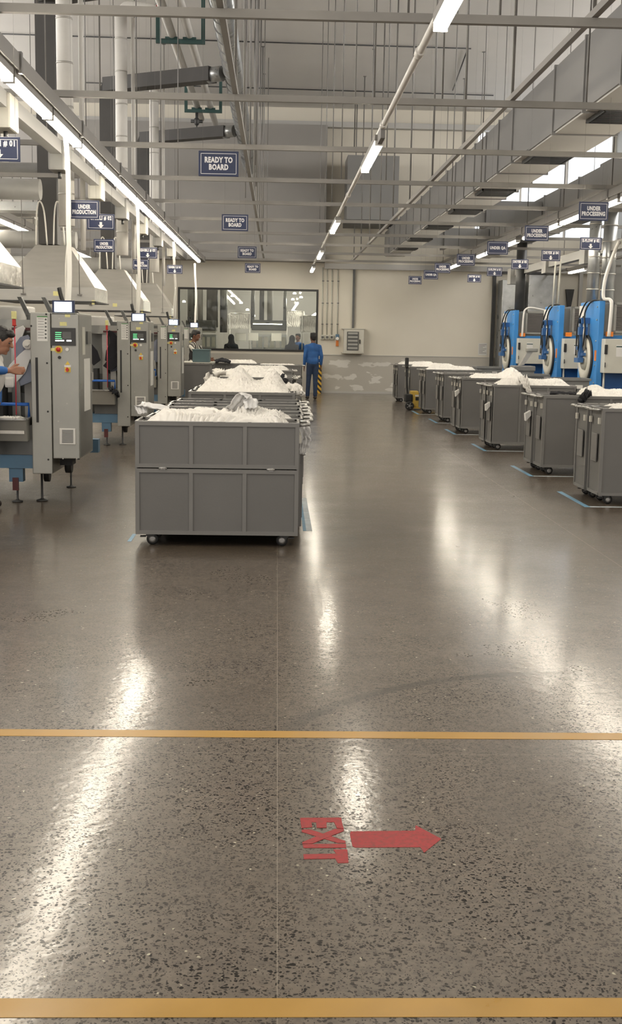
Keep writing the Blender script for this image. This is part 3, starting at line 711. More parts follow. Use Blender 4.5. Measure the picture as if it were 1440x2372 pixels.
def heap(x0, x1, y0, y1, zb, h, seed, lab, bumps=(), fold=.05, over=.0, name='cloth_heap', mat='cloth', flat=.35, group='heaps of white cloth in the carts'):
    """crumpled cloth lying in a cart: bumps are (u, v, radius, height)"""
    st = .0075 if y0 < 12 else (.011 if y0 < 18 else .016)
    nx, ny = max(24, int((x1-x0)/st)), max(20, int((y1-y0)/st)); nx = min(nx, 170); ny = min(ny, 130)
    bm = bmesh.new(); rows = []
    for j in range(ny+1):
        r = []
        for i in range(nx+1):
            u, v = i/nx, j/ny; x = x0+(x1-x0)*u; y = y0+(y1-y0)*v
            env = min(1, min(u, 1-u)*7)**.5*min(1, min(v, 1-v)*5)**.5
            p = Vector((x*1.6+seed*7.3, y*1.6, seed*1.7))
            wv = noise.noise_vector(p*1.3)*.75
            big = noise.noise(p*.9)*.5+.5
            ang = noise.noise(p*.55+Vector((4, 4, 4)))*5.0; ca, sa = math.cos(ang), math.sin(ang)
            def rid(sc, an, off):
                q_ = p+wv*.55; t1 = (q_.x*ca+q_.y*sa)*sc; t2 = (-q_.x*sa+q_.y*ca)*sc*an
                nn = noise.noise(Vector((t1, t2, seed*3.1+off))); return 1-math.sqrt(nn*nn+.004)*2.2
            r1 = rid(2.6, .45, 0); r2 = rid(4.6, .35, 7); r3 = rid(8.5, .4, 13)
            z = flat*h+(1-flat)*h*big*1.25
            for (bu, bv, br, bh) in bumps:
                dd = ((u-bu)**2/(br*br)+((v-bv)**2)/(.36))
                z += bh*math.exp(-dd*2.2)
            z += fold*(r1-.5)*.7+fold*.34*(r2-.5)+fold*.10*(r3-.5)
            z = z*env-(1-env)*.045
            dx = noise.noise(p*3+Vector((9, 2, 1)))*.035; dy = noise.noise(p*3+Vector((1, 8, 4)))*.035
            r.append(bm.verts.new((x+dx*env, y+dy*env, zb+z)))
        rows.append(r)
    for a, b in zip(rows, rows[1:]):
        for i in range(nx): f = bm.faces.new((a[i], a[i+1], b[i+1], b[i])); f.smooth = True
    # skirt closing the heap downwards
    rim = [rows[0][i] for i in range(nx+1)]+[rows[j][nx] for j in range(1, ny+1)]+[rows[ny][i] for i in range(nx-1, -1, -1)]+[rows[j][0] for j in range(ny-1, 0, -1)]
    low = [bm.verts.new((v.co.x, v.co.y, zb-.12)) for v in rim]
    n = len(rim)
    for i in range(n): bm.faces.new((rim[(i+1) % n], rim[i], low[i], low[(i+1) % n]))
    bm.faces.new(low)
    m = MB(); m.bm.free(); m.bm = bm
    o = m.build(name, mat); tag(o, lab, 'cloth', group, 'stuff'); return o
def drape(pts, width, lab, mat='cloth', name='garment', seed=1, th=.012, cat='garment', group=None, taper=1.0):
    """a limp piece of cloth following pts, folded along its length"""
    pts = [Vector(p) for p in pts]; L = len(pts)*6; bm = bmesh.new(); rows = []
    for k in range(L+1):
        t = k/L*(len(pts)-1); i = min(int(t), len(pts)-2); f = t-i
        a, b, c, d = pts[max(i-1, 0)], pts[i], pts[i+1], pts[min(i+2, len(pts)-1)]
        p = .5*((2*b)+(c-a)*f+(2*a-5*b+4*c-d)*f*f+(3*b-a-3*c+d)*f**3)
        dr = (c-b).normalized(); side = Vector((1, .15, 0)) if abs(dr.x) < .7 else Vector((0, 1, .2)); side = (side-dr*side.dot(dr)).normalized(); nn = dr.cross(side)
        wd = width*(1-(1-taper)*k/L)*(.85+.3*noise.noise(Vector((k*.35, seed, 0)))); r = []
        N = 10
        for q in range(N+1):
            s = q/N-.5; z = th*1.4*math.sin(q*1.9+seed)+th*noise.noise(Vector((q*.8, k*.4, seed)))*2
            r.append(bm.verts.new(p+side*s*wd+nn*z))
        rows.append(r)
    for a, b in zip(rows, rows[1:]):
        for i in range(len(a)-1): f = bm.faces.new((a[i], a[i+1], b[i+1], b[i])); f.smooth = True
    m = MB(); m.bm.free(); m.bm = bm; o = m.build(name, mat)
    s = o.modifiers.new('solid', 'SOLIDIFY'); s.thickness = th*.5; s.offset = 0
    return tag(o, lab, cat, group)

XC = -.443
mid = [8.8+.47*i for i in range(7)]
for i, y in enumerate(mid):
    cart(XC+(0 if i == 0 else [.0, .035, .05, .045, .06, .04, .07][i]), y, 'large grey steel laundry cart in front, showing its whole six-panel face' if i == 0 else f'grey steel laundry cart parked directly behind the front cart, {ORD[i]} of that block', 'grey laundry carts in the middle block')
heap(-1.04, .155, 8.83, 9.21, .90, .10, 3, 'heap of sheer white cloth filling the large front cart', bumps=[(.85, .8, .12, .05), (.15, .5, .2, .03), (.6, .9, .2, .03)], fold=.05, flat=.6)
heap(-1.0, .19, 9.30, 9.68, .90, .12, 4, 'heap of sheer white cloth in the cart just behind the front one', bumps=[(.65, .5, .12, .06)], fold=.055, flat=.55)
heap(-.96, .0, 9.78, 10.14, .88, .08, 5, 'low crumple of white cloth in the third middle cart', fold=.05, flat=.4)
heap(-.98, -.35, 10.27, 10.60, .86, .09, 6, 'low crumple of white cloth at the left of the fourth middle cart', fold=.05, flat=.4)
heap(-.5, .12, 10.75, 11.05, .85, .05, 61, 'thin layer of white cloth deep in the fifth middle cart', fold=.04, flat=.4)
drape([(-.36, 9.5, 1.0), (-.30, 9.45, 1.07), (-.25, 9.42, 1.135), (-.21, 9.40, 1.10), (-.20, 9.36, 1.03)], .16, 'stiff corner of sheer white film standing up out of the cart behind the front one', 'plastic_film', 'plastic_sheet', 4, .008, 'plastic sheet', None, .8)
drape([(-.85, 9.3, 1.02), (-1.0, 9.28, 1.045), (-1.075, 9.28, 1.05), (-1.055, 9.25, .98)], .14, 'white film hanging over the left rim of the front carts', 'plastic_film', 'plastic_sheet', 6, .008, 'plastic sheet', None, .6)
drape([(.18, 9.22, .90), (.215, 9.2, .84), (.22, 9.2, .76), (.205, 9.18, .68)], .16, 'crumpled white bag hanging from the right end of the front carts', 'plastic_film', 'plastic_bag', 8, .02, 'bag', None, .3)
g2 = [13.6+.47*i for i in range(4)]
for i, y in enumerate(g2): cart(XC+.04+.02*(i % 2), y, f'grey steel laundry cart under the tall middle heap, {ORD[i]} of the second block', 'grey laundry carts in the second block')
heap(-.99, .20, 13.72, 15.45, .92, .13, 9, 'tall heap of white cloth over the second block of carts', bumps=[(.45, .45, .14, .16), (.80, .5, .13, .16), (.15, .5, .14, .05)], fold=.075, flat=.5)
drape([(.1, 14.3, 1.0), (.20, 14.25, .99), (.255, 14.2, .94), (.26, 14.18, .89)], .2, 'end of white cloth slipping over the right rim of the second block of carts', seed=3, th=.02)
g3 = [18.6+.47*i for i in range(3)]
for i, y in enumerate(g3): cart(-.36+.03*i, y, f'grey steel laundry cart of the third block, {ORD[i]} one, under a cloth spread', 'grey laundry carts in the third block')
heap(-.98, .20, 18.66, 19.9, .93, .11, 12, 'wide spread of white cloth over the third block of carts', bumps=[(.4, .6, .3, .05), (.8, .6, .2, .05)], fold=.07, flat=.6)
drape([(-.85, 18.7, 1.03), (-1.0, 18.62, 1.0), (-1.03, 18.55, .85), (-1.02, 18.55, .68)], .25, 'white cloth hanging down over the left end of the third block of carts', seed=5, th=.03)
drape([(-.55, 18.75, 1.06), (-.6, 18.6, .98), (-.68, 18.5, .84)], .22, 'white cloth strip hanging over the front of the third block of carts', seed=7, th=.03)
drape([(.0, 18.6, .99), (.05, 18.52, .94), (.15, 18.5, .90)], .25, 'black cloth lying over the front rim of the third block of carts', 'black_cloth', seed=2, th=.02)
for i, y in enumerate((22.7, 23.2)): cart(-.3, y, f'grey steel laundry cart of the fourth block, {ORD[i]} one', 'grey laundry carts in the fourth block')
heap(-.88, .27, 22.75, 23.6, .93, .10, 15, 'heap of white cloth over the fourth block of carts', fold=.06, flat=.6)
cart(-1.0, 28.0, 'grey laundry cart near the window wall with white and black cloth', 'grey laundry carts by the window wall')
cart(-.04, 27.2, 'grey laundry cart right beside the standing man in blue', 'grey laundry carts by the window wall')
heap(-1.55, -.45, 28.05, 28.4, .93, .12, 17, 'small heap of white cloth on the cart near the window wall', fold=.06, flat=.5)
heap(-.5, .5, 27.25, 27.6, .92, .05, 18, 'thin white cloth on the cart beside the standing man', fold=.03, flat=.7)
drape([(-1.5, 27.95, 1.0), (-1.3, 27.95, 1.03), (-1.1, 27.95, .99)], .2, 'black cloth on the cart near the window wall', 'black_cloth', seed=11, th=.02)
# cart end-on by the striped man, teal crate on it
o = cart(-1.72, 25.6, 'grey laundry cart standing end-on beside the boarding machines, a teal crate on top', 'single carts', rz=math.pi/2); o.scale = (1, 1.55, 1.06)
bd = tag(MB().box(-2.04, -1.37, 25.0, 26.2, 1.02, 1.035).build('cart_board', 'box_grey'), 'pale board lying on the end-on cart under the teal crate', 'board')
cr = thing('storage_crate', 'teal plastic crate standing on the end-on cart in front of the striped shirt', 'crate', (-1.62, 25.3, 1.035))
MB().bbox(-1.80, -1.44, 25.1, 25.6, 1.035, 1.30, .015).build('box', 'teal', cr); MB().box(-1.81, -1.43, 25.09, 25.61, 1.285, 1.31).build('rim', 'teal', cr)

# right hand bays: two carts each, ends towards the aisle
bays = [11.38, 13.93, 17.05, 19.95, 22.65, 25.2, 27.6, 29.9]
BN = ['nearest', 'second', 'third', 'fourth', 'fifth', 'sixth', 'seventh', 'eighth']
XR = 3.20+CW/2
for i, y in enumerate(bays):
    dx = [.0, .0, -.04, -.05, .03, .0, -.06, -.12][i]
    cart(XR+dx, y, f'grey steel laundry cart right of the aisle, front one of the {BN[i]} bay', 'grey laundry carts along the right', True)
    cart(XR+dx-.02, y+.47, f'grey steel laundry cart right of the aisle, rear one of the {BN[i]} bay', 'grey laundry carts along the right', True)
HB = [(.03, 3.32, 4.38, .05, [(.9, .5, .3, .05)]), (.03, 3.75, 4.40, .10, [(.3, .5, .18, .07)]), (.03, 3.25, 4.40, .10, [(.35, .5, .3, .03), (.8, .5, .2, .03)]),
      (.03, 3.35, 4.35, .10, [(.75, .5, .2, .13)]), (.03, 3.6, 4.4, .02, []), (.03, 3.22, 4.38, .09, [(.4, .5, .3, .04)]), (.03, 3.2, 4.3, .12, [(.3, .5, .2, .03)]), (.03, 3.1, 4.1, .11, [])]
for i, (y, (e, x0, x1, h, bp)) in enumerate(zip(bays, HB)):
    heap(x0, x1, y+e, y+.88, .92, h, 20+i, f'white towels heaped in the carts of the {BN[i]} bay on the right', bumps=bp, fold=.055, flat=.6, group='heaps of white towels on the right')
drape([(3.62, 17.2, 1.06), (3.62, 17.06, 1.02), (3.66, 17.0, .92), (3.70, 16.99, .80)], .15, 'white towel hanging over the front of the third bay cart', seed=3, th=.03, taper=.35)
drape([(3.75, 13.98, .99), (3.70, 13.92, .985), (3.66, 13.87, .94), (3.63, 13.87, .89)], .10, 'black cloth hanging over the rim of the second bay cart', 'black_cloth', seed=4, th=.03, taper=.7)
drape([(3.3, 14.05, .985), (3.45, 14.0, .99), (3.6, 14.0, .985)], .09, 'black cloth lying along the rim of the second bay cart', 'black_cloth', seed=9, th=.006)
for (x, y, z, k) in ((3.14, 14.55, .70, 'rear cart of the second bay'), (3.11, 17.2, .66, 'front cart of the third bay'), (3.10, 20.1, .72, 'front cart of the fourth bay')):
    tag(MB().prism([(x-.03, z), (x+.035, z+.04), (x+.04, z-.02), (x-.02, z-.09)], 1, y-.05, y+.05).build('paper_slip', 'paper'), f'white paper slip tucked behind the end plate of the {k}', 'paper')
# storage tubs in front of the dryers
for (xa, ya, w_, d_, h_, lab) in ((4.56, 19.3, .62, .5, 1.0, 'nearest'), (4.50, 21.3, .46, .5, 1.0, 'middle'), (4.45, 26.0, .54, .5, 1.02, 'farthest')):
    b = thing('wheeled_tub', f'tall grey plastic tub in front of the blue dryers, {lab} of three', 'tub', (xa, ya, 0), 'grey tubs in front of the dryers')
    m = MB(); zt = h_
    for (x0, x1, y0, y1) in ((xa, xa+w_, ya, ya+.015), (xa, xa+w_, ya+d_-.015, ya+d_), (xa, xa+.015, ya+.015, ya+d_-.015), (xa+w_-.015, xa+w_, ya+.015, ya+d_-.015)): m.box(x0, x1, y0, y1, .1, zt)
    m.box(xa, xa+w_, ya, ya+d_, .09, .11); m.build('body', 'tub', b)
    MB().box(xa-.025, xa+w_+.025, ya-.025, ya+.0, zt-.04, zt).box(xa-.025, xa, ya, ya+d_, zt-.04, zt).box(xa+w_, xa+w_+.025, ya, ya+d_, zt-.04, zt).box(xa-.025, xa+w_+.025, ya+d_, ya+d_+.025, zt-.04, zt).build('rim', 'tub', b)
    MB().box(xa+w_*.62, xa+w_*.82, ya-.02, ya-.001, zt-.17, zt-.11).build('label_slot', 'white', b)
    for sx in (xa+.08, xa+w_-.08): MB().cyl((sx-.02, ya+.08, .045), (sx+.02, ya+.08, .045), .045, 12).box(sx-.02, sx+.02, ya+.06, ya+.1, .05, .1).build('caster', 'black', b)
# weighing scale on the middle tub
ws = thing('weighing_scale', 'grey scale with tilted display in front of the dryers', 'scale', (4.85, 22.9, 0))
MB().box(4.62, 4.98, 22.6, 23.0, 0, 1.02).build('pedestal', 'tub', ws); MB().bbox(4.58, 5.00, 22.58, 23.02, 1.02, 1.12, .02).build('platform', 'tub', ws)
MB().hexa([(4.72, 22.75, 1.12), (4.81, 22.75, 1.14), (4.81, 22.85, 1.14), (4.72, 22.85, 1.14), (4.87, 22.75, 1.40), (4.98, 22.75, 1.40), (4.98, 22.85, 1.40), (4.87, 22.85, 1.40)]).build('column', 'alu', ws)
MB().bbox(4.84, 5.06, 22.7, 22.85, 1.39, 1.47, .02).build('display', 'mach', ws)

# blue bay tape on the floor
def bay_tape(x0, y0, y1, x1, lab):
    o = thing('bay_marking', lab, 'floor marking', (x0, y0, 0), 'bay markings')
    m = MB().box(x0, x0+.055, y0, y1, .0002, .0014); m.build('side_strip', 'blue_tape', o)
    MB().box(x0+.055, x1, y0, y0+.05, .0002, .0014).build('front_strip', 'wtape', o)
for i, y in enumerate(bays[:6]): bay_tape(3.03+[0, 0, 0, .0, .05, 0][i], y-.16, y+1.0, 4.5, f'blue and white tape corner on the floor around the {BN[i]} right bay')
o = thing('bay_marking', 'blue and white tape strip on the floor right of the front cart', 'floor marking', (.27, 9.5, 0), 'bay markings')
MB().box(.262, .312, 9.6, 11.6, .0002, .0014).build('side_strip', 'wtape', o); MB().box(.235, .262, 9.6, 11.6, .0002, .0014).build('edge_strip', 'blue_tape', o)
tag(MB().box(-1.15, -1.12, 9.0, 9.35, .0002, .0014).build('floor_tape', 'blue_tape'), 'short blue tape strip on the floor left of the front cart', 'floor marking')

# ================================================================== SIGNS
def sign(x, y, z, w, h, text, lab, group, arrow=False, ts=None, wire=True, tz=0.0):
    s = thing('hanging_sign', lab, 'sign', (x, y, z), group)
    MB().bbox(x-w/2, x+w/2, y-.004, y+.004, z-h/2, z+h/2, .002, 1).build('board', 'navy', s)
    b = MB(); e = .016; t_ = .0035
    b.box(x-w/2+e, x+w/2-e, y-.0055, y-.004, z+h/2-e-t_, z+h/2-e).box(x-w/2+e, x+w/2-e, y-.0055, y-.004, z-h/2+e, z-h/2+e+t_)
    b.box(x-w/2+e, x-w/2+e+t_, y-.0055, y-.004, z-h/2+e, z+h/2-e).box(x+w/2-e-t_, x+w/2-e, y-.0055, y-.004, z-h/2+e, z+h/2-e)
    b.build('border', 'letter', s)
    if arrow:
        me = text_mesh(text, .050, .0024, .80, .0004, 1.12)
        zt = z+.036
        MB().prism([(x-.013, z-.002), (x-.013, z-.032), (x-.030, z-.032), (x, z-.066), (x+.030, z-.032), (x+.013, z-.032), (x+.013, z-.002)], 1, y-.0058, y-.004).build('arrow', 'letter', s)
    else:
        me = text_mesh(text, ts or .052, .0026, .74, .0004, 1.10, .95); zt = z
    wd = max(v.co.x for v in me.vertices)-min(v.co.x for v in me.vertices); k_ = min(1.0, (w-.062)/wd)
    for v in me.vertices: v.co.x *= k_
    me.transform(Matrix.Translation((0, -.0048, zt-z)) @ Matrix.Rotation(math.pi/2, 4, 'X'))
    me.materials.clear(); me.materials.append(M['letter'])
    o = bpy.data.objects.new('lettering', me); COL.objects.link(o); o.parent = s
    for sx in (-1, 1): xx = x+sx*(w/2-.03); MB().cyl((xx, y, z+h/2-.01), (xx, y, 3.875 if 3.0 < xx < 3.75 else CZ), .0008, 5).build('wire', 'rod', s)
    return s
def sgn_at(px0, px1, py0, py1, Y, text, lab, group, arrow=False, ts=None):
    a, b = A(px0, py0, Y), A(px1, py1, Y); sign((a.x+b.x)/2, Y, (a.z+b.z)/2, .285, .175 if not arrow else .16, text, lab, group, arrow, ts)
RB = 'ready to board signs over the middle carts'
sgn_at(461, 551, 352, 407, 8.6, 'READY TO\nBOARD', 'navy READY TO BOARD sign, largest and nearest of the four over the middle carts', RB)
sgn_at(514, 574, 498, 534, 12.9, 'READY TO\nBOARD', 'navy READY TO BOARD sign, second from the camera', RB)
sgn_at(551, 593, 571, 598, 18.2, 'READY TO\nBOARD', 'navy READY TO BOARD sign, third from the camera', RB)
sgn_at(567, 603, 611, 631, 22.0, 'READY TO\nBOARD', 'navy READY TO BOARD sign, smallest and farthest of the four', RB)
LG = 'number signs over the boarding machines'; LU = 'under production signs'
sgn_at(-44, 38, 320, 371, 8.1, 'GHIBLI # 01', 'navy sign ending in # 01, cut by the left edge of the view', LG, True)
sgn_at(162, 228, 467, 504, 11.5, 'UNDER\nPRODUCTION', 'navy UNDER PRODUCTION sign, nearest and largest of three', LU)
sgn_at(203, 264, 497, 531, 12.5, 'GHIBLI # 02', 'navy # 02 sign with a down arrow, just behind the nearest production sign', LG, True)
sgn_at(218, 264, 556, 582, 16.6, 'UNDER\nPRODUCTION', 'navy UNDER PRODUCTION sign, second of three, above the second hood', LU)
sgn_at(321, 363, 573, 599, 17.9, 'GHIBLI # 03', 'navy # 03 sign with a down arrow, left of the second white cable drop', LG, True)
sgn_at(308, 344, 601, 624, 21.4, 'UNDER\nPRODUCTION', 'navy UNDER PRODUCTION sign, farthest of three, partly behind a white conduit', LU)
sgn_at(387, 422, 613, 635, 22.0, 'GHIBLI # 04', 'small navy # 04 sign beside the window, farthest numbered one', LG, True)
RU = 'signs over the right carts'; RD = 'number signs over the dryers'
for (x0, x1, y0, y1, Y, tx, lab) in ((1340, 1408, 470, 509, 11.3, 'UNDER\nPROCESSING', 'navy UNDER PROCESSING sign, nearest and largest over the right carts'),
    (1215, 1270, 523, 558, 13.9, 'UNDER\nPROCESSING', 'navy UNDER PROCESSING sign, second from the camera'), (1128, 1176, 560, 589, 16.1, 'UNDER QA', 'navy UNDER QA sign, nearer of the two'),
    (1058, 1099, 589, 615, 18.6, 'UNDER\nPROCESSING', 'navy UNDER PROCESSING sign, third from the camera'), (1007, 1042, 610, 632, 21.4, 'UNDER\nPROCESSING', 'navy UNDER PROCESSING sign, fourth from the camera'),
    (981, 1014, 626, 647, 23.3, 'UNDER QA', 'navy UNDER QA sign, farther of the two'), (945, 977, 639, 659, 25.6, 'UNDER\nPROCESSING', 'navy UNDER PROCESSING sign, farthest and smallest')):
    sgn_at(x0, x1, y0, y1, Y, tx, lab, RU)
for (x0, x1, y0, y1, Y, tx) in ((1343, 1392, 549, 580, 15.6, 'E-FLOW # 02'), (1253, 1297, 579, 605, 17.6, 'DRYER # 04'), (1184, 1223, 600, 624, 19.7, 'DRYER # 05'),
    (1128, 1162, 619, 640, 22.2, 'E-FLOW # 03'), (1082, 1114, 635, 655, 24.6, 'DRYER # 06')):
    sgn_at(x0, x1, y0, y1, Y, tx, f'navy {tx} sign with a down arrow, {ORD[int((Y-15)/2.2)]} over the dryers', RD, True)
# ================================================================== BOARDING MACHINES
YM = 11.0
def px(x, y): p = A(x, y, YM); return p.x, p.z
def rect(m, x0, y0, x1, y1, ya, yb):
    a = px(x0, y1); b = px(x1, y0); m.box(a[0], b[0], ya, yb, a[1], b[1]); return m
def make_machine():
    t = thing('boarding_machine', None, None, (-2.1, YM, 0))
    x0, x1, zb, zt = -2.095, -1.845, .43, 1.785
    c = MB().bbox(x0, x1, YM, YM+.78, zb, zt, .008).build('control_cabinet', 'mach', t)
    MB().box(x1-.002, x1+.004, YM+.03, YM+.76, zb+.02, zt-.02).build('side_door', 'mach_side', t)
    MB().box(x1-.03, x1-.004, YM+.01, YM+.02, zb-.01, zb+.02).box(x0+.01, x1-.01, YM-.004, YM, zt-.012, zt-.004).build('edge_strip', 'dark', c)
    col = MB().bbox(-2.285, -2.10, YM-.02, YM+.9, .285, 1.785, .008).build('side_column', 'mach', t)
    m = MB(); rect(m, 85.5, 828, 88.5, 978, YM-.024, YM-.018); m.build('slot', 'black', col)
    m = MB()
    for (sx, sy) in ((108, 728), (73.5, 755), (110, 841), (112, 953), (113, 1064)):
        p = px(sx, sy); m.cyl((p[0], YM-.026, p[1]), (p[0], YM-.018, p[1]), .009, 10)
    m.build('bolt', 'black', col)
    m = MB(); rect(m, 87, 735, 110.5, 790, YM-.024, YM-.019); n = m.build('notice', 'paper', t)
    m = MB()
    for q in range(6): rect(m, 105, 738+q*8.5, 109, 742+q*8.5, YM-.0255, YM-.0235)
    for q in range(8): rect(m, 89, 738+q*6.3, 103, 738.6+q*6.3, YM-.0255, YM-.0235)
    m.build('print', 'mach_dark', n); m = MB(); rect(m, 87, 732.5, 110.5, 735, YM-.024, YM-.019); m.build('notice_tab', 'dull_green', n)
    mo = MB(); a = px(120, 725); b = px(171.5, 696); mo.bbox(a[0], b[0], YM+.02, YM+.055, a[1], b[1], .004); mon = mo.build('monitor', 'navy', t)
    m = MB(); rect(m, 125, 722, 165, 699.5, YM+.017, YM+.021)
    a = px(125, 722); b = px(165, 699.5); m = MB().box(a[0], b[0], YM+.017, YM+.0205, a[1], b[1]); m.build('screen', 'screen', mon)
    MB().box(-2.0, -1.95, YM+.05, YM+.09, 1.78, 1.9).build('monitor_mount', 'dark', mon)
    m = MB(); rect(m, 118, 760, 175, 800, YM-.012, YM); tp = m.build('touch_panel', 'dark', t)
    m = MB()
    for q, w_ in enumerate((143, 142, 142, 144)): rect(m, 128.5, 769.5+q*4.6, w_, 771+q*4.6, YM-.014, YM-.011)
    m.build('green_bar', 'lcd_green', tp)
    m = MB()
    for (a, b, c_, d) in ((128.5, 787.5, 139, 790.5), (140, 787.5, 149, 790.5), (154.5, 787.5, 166, 791)): rect(m, a, b, c_, d, YM-.014, YM-.011)
    m.build('lit_key', 'lcd_white', tp)
    m = MB(); rect(m, 145, 769, 165, 785, YM-.014, YM-.011); m.build('display_window', 'mach_dark', tp)
    p = px(136, 809.5); MB().cyl((p[0], YM-.006, p[1]), (p[0], YM, p[1]), .036, 20).build('stop_plate', 'yellow', t)
    m = MB(); m.lathe((p[0], YM-.006, p[1]), (0, -1, 0), [(0, .014), (.012, .014), (.014, .021), (.026, .020), (.03, .0)], 18); m.build('emergency_stop', 'red', t)
    m = MB(); rect(m, 116, 806.5, 128, 813, YM-.003, YM); m.build('yellow_label', 'pale_yellow', t)
    p = px(156, 809.5); MB().cyl((p[0], YM-.012, p[1]), (p[0], YM, p[1]), .016, 14).build('push_button', 'white', t)
    p = px(138, 828); MB().cyl((p[0], YM-.02, p[1]), (p[0], YM, p[1]), .014, 14).build('selector_switch', 'black', t)
    m = MB(); rect(m, 150, 851, 163.5, 862, YM-.006, YM); iso = m.build('isolator_plate', 'yellow', t)
    p = px(156.5, 856); MB().cyl((p[0], YM-.03, p[1]), (p[0], YM-.006, p[1]), .014, 12).box(p[0]-.006, p[0]+.006, YM-.035, YM-.03, p[1]-.02, p[1]+.02).build('isolator_knob', 'red', iso)
    m = MB(); rect(m, 149, 845.5, 164.5, 850.5, YM-.004, YM); m.build('white_label', 'paper', t)
    a = px(151, 845); b = px(162, 845); c_ = px(156.5, 836.5); MB().prism([a, b, c_], 1, YM-.003, YM).build('warning_triangle', 'yellow', t)
    m = MB(); rect(m, 150.5, 728.5, 162.5, 734.5, YM-.003, YM); m.build('yellow_label', 'pale_yellow', t)
    m = MB(); rect(m, 138.5, 746, 154.5, 754.5, YM-.003, YM); m.build('yellow_label', 'pale_yellow', t)
    m = MB(); a = px(138.5, 1029); b = px(175, 992.5); m.bbox(a[0], b[0], YM-.012, YM, a[1], b[1], .004); g = m.build('vent_grille', 'white', t)
    m = MB()
    for q in range(10): rect(m, 144, 996+q*3.1, 170, 997.4+q*3.1, YM-.0135, YM-.011)
    m.build('vent_slots', 'mach_dark', g)
    for (sx, sy) in ((137, 738), (155, 935), (135, 976), (146, 1062), (178, 1062), (176, 729)):
        p = px(sx, sy); MB().cyl((p[0], YM-.004, p[1]), (p[0], YM, p[1]), .007, 8).build('screw', 'alu', t)
    # things on the side door
    MB().box(x1+.004, x1+.007, YM+.26, YM+.62, .86, 1.36).build('side_notice', 'paper', t)
    MB().box(x1+.004, x1+.007, YM+.18, YM+.34, 1.40, 1.66).build('side_label', 'box_grey', t)
    MB().box(x1+.004, x1+.02, YM+.42, YM+.62, 1.50, 1.62).build('switch_box', 'mach_dark', t)
    MB().box(x1+.004, x1+.02, YM+.68, YM+.74, 1.14, 1.22).build('door_latch', 'alu', t)
    # machine body to the left and behind
    MB().box(-4.3, -2.29, YM+.45, YM+1.7, .46, 1.02).build('body_panel', 'mach_dark', t)
    MB().box(-2.62, -2.29, YM+.02, YM+.3, .46, .74).build('lower_panel', 'mach_dark', t)
    MB().box(-2.70, -2.29, YM+.03, YM+1.35, .33, .46).box(-2.52, -2.39, YM+.04, YM+.14, .20, .33).box(-2.45, -1.87, YM+1.3, YM+1.42, .36, .50).build('base_frame', 'steel_blue', t)
    MB().box(-2.485, -2.43, YM+.02, YM+.05, .12, .24).build('foot_bracket', 'maroon', t)
    m = MB().lathe((-2.455, YM+.09, 0), (0, 0, 1), [(0, .05), (.012, .05), (.02, .02), (.03, .011), (.2, .011)], 14); m.build('levelling_foot', 'dark', t)
    m = MB().lathe((-2.24, YM+.18, 0), (0, 0, 1), [(0, .055), (.012, .055), (.02, .02), (.03, .011), (.3, .011)], 14); m.build('levelling_foot', 'dark', t)
    m = MB().lathe((-2.14, YM+1.2, 0.0), (0, 0, 1), [(0, .05), (.012, .05), (.02, .02), (.03, .011), (.3, .011)], 14); m.build('levelling_foot', 'dark', t)
    MB().cyl((-2.04, YM+.35, .33), (-1.98, YM+.35, .33), .075, 18).box(-2.08, -1.96, YM+.25, YM+.45, .34, .45).build('caster', 'black', t)
    MB().cyl((-2.24, YM+.32, .24), (-2.19, YM+.32, .24), .07, 18).box(-2.26, -2.17, YM+.25, YM+.40, .25, .34).build('caster', 'black', t)
    # back column, uprights and top beam
    MB().box(-2.56, -2.48, YM+.42, YM+.5, .46, 1.72).box(-2.44, -2.36, YM+.42, YM+.5, .46, 1.35).build('upright', 'alu', t)
    MB().box(-3.6, -2.29, YM+.36, YM+.55, 1.60, 1.72).build('top_beam', 'mach', t)
    MB().box(-2.53, -2.30, YM+.32, YM+.36, 1.62, 1.645).build('beam_strip', 'maroon', t)
    MB().box(-3.6, -2.29, YM+.60, YM+.63, 1.02, 1.6).build('back_panel', 'mach_side', t)
    MB().box(-2.66, -2.60, YM+.2, YM+.42, .7, 1.10).build('glossy_post', 'black', t)
    # trough with blue rail
    MB().hexa([(-2.98, YM-.12, .60), (-2.31, YM-.12, .60), (-2.31, YM+.2, .60), (-2.98, YM+.2, .60), (-2.98, YM-.18, .80), (-2.31, YM-.18, .80), (-2.31, YM+.2, .80), (-2.98, YM+.2, .80)]).build('trough', 'mach', t)
    MB().box(-3.0, -2.30, YM-.2, YM-.17, .80, .815).box(-2.32, -2.30, YM-.2, YM+.2, .80, .815).build('trough_rim', 'cart_edge', t)
    MB().tube([(-3.0, YM+.1, .93), (-2.335, YM+.1, .93), (-2.335, YM+.1, .80)], .016, 8, False).build('blue_rail', 'bright_blue', t)
    # red guide and sensor
    MB().cyl((-2.42, YM-.05, .84), (-2.42, YM-.05, 1.66), .006, 8).build('guide_wire', 'pink_red', t)
    MB().bbox(-2.44, -2.40, YM-.09, YM-.04, 1.72, 1.79, .004).build('sensor_head', 'pale_yellow', t)
    MB().bbox(-2.435, -2.405, YM-.08, YM-.05, 1.66, 1.72, .004).box(-2.44, -2.40, YM-.06, YM-.05, 1.655, 1.665).build('sensor_clamp', 'red', t)
    # rear mechanism: angled struts and arms seen above
    m = MB()
    for q in (0, 2): m.hexa([(-2.2-q*.12, YM+.9, 1.6), (-2.14-q*.12, YM+.9, 1.6), (-2.14-q*.12, YM+.96, 1.6), (-2.2-q*.12, YM+.96, 1.6), (-2.36-q*.12, YM+.9, 1.95), (-2.32-q*.12, YM+.9, 1.95), (-2.32-q*.12, YM+.96, 1.95), (-2.36-q*.12, YM+.96, 1.95)])
    m.build('lift_arm', 'mach_dark', t)
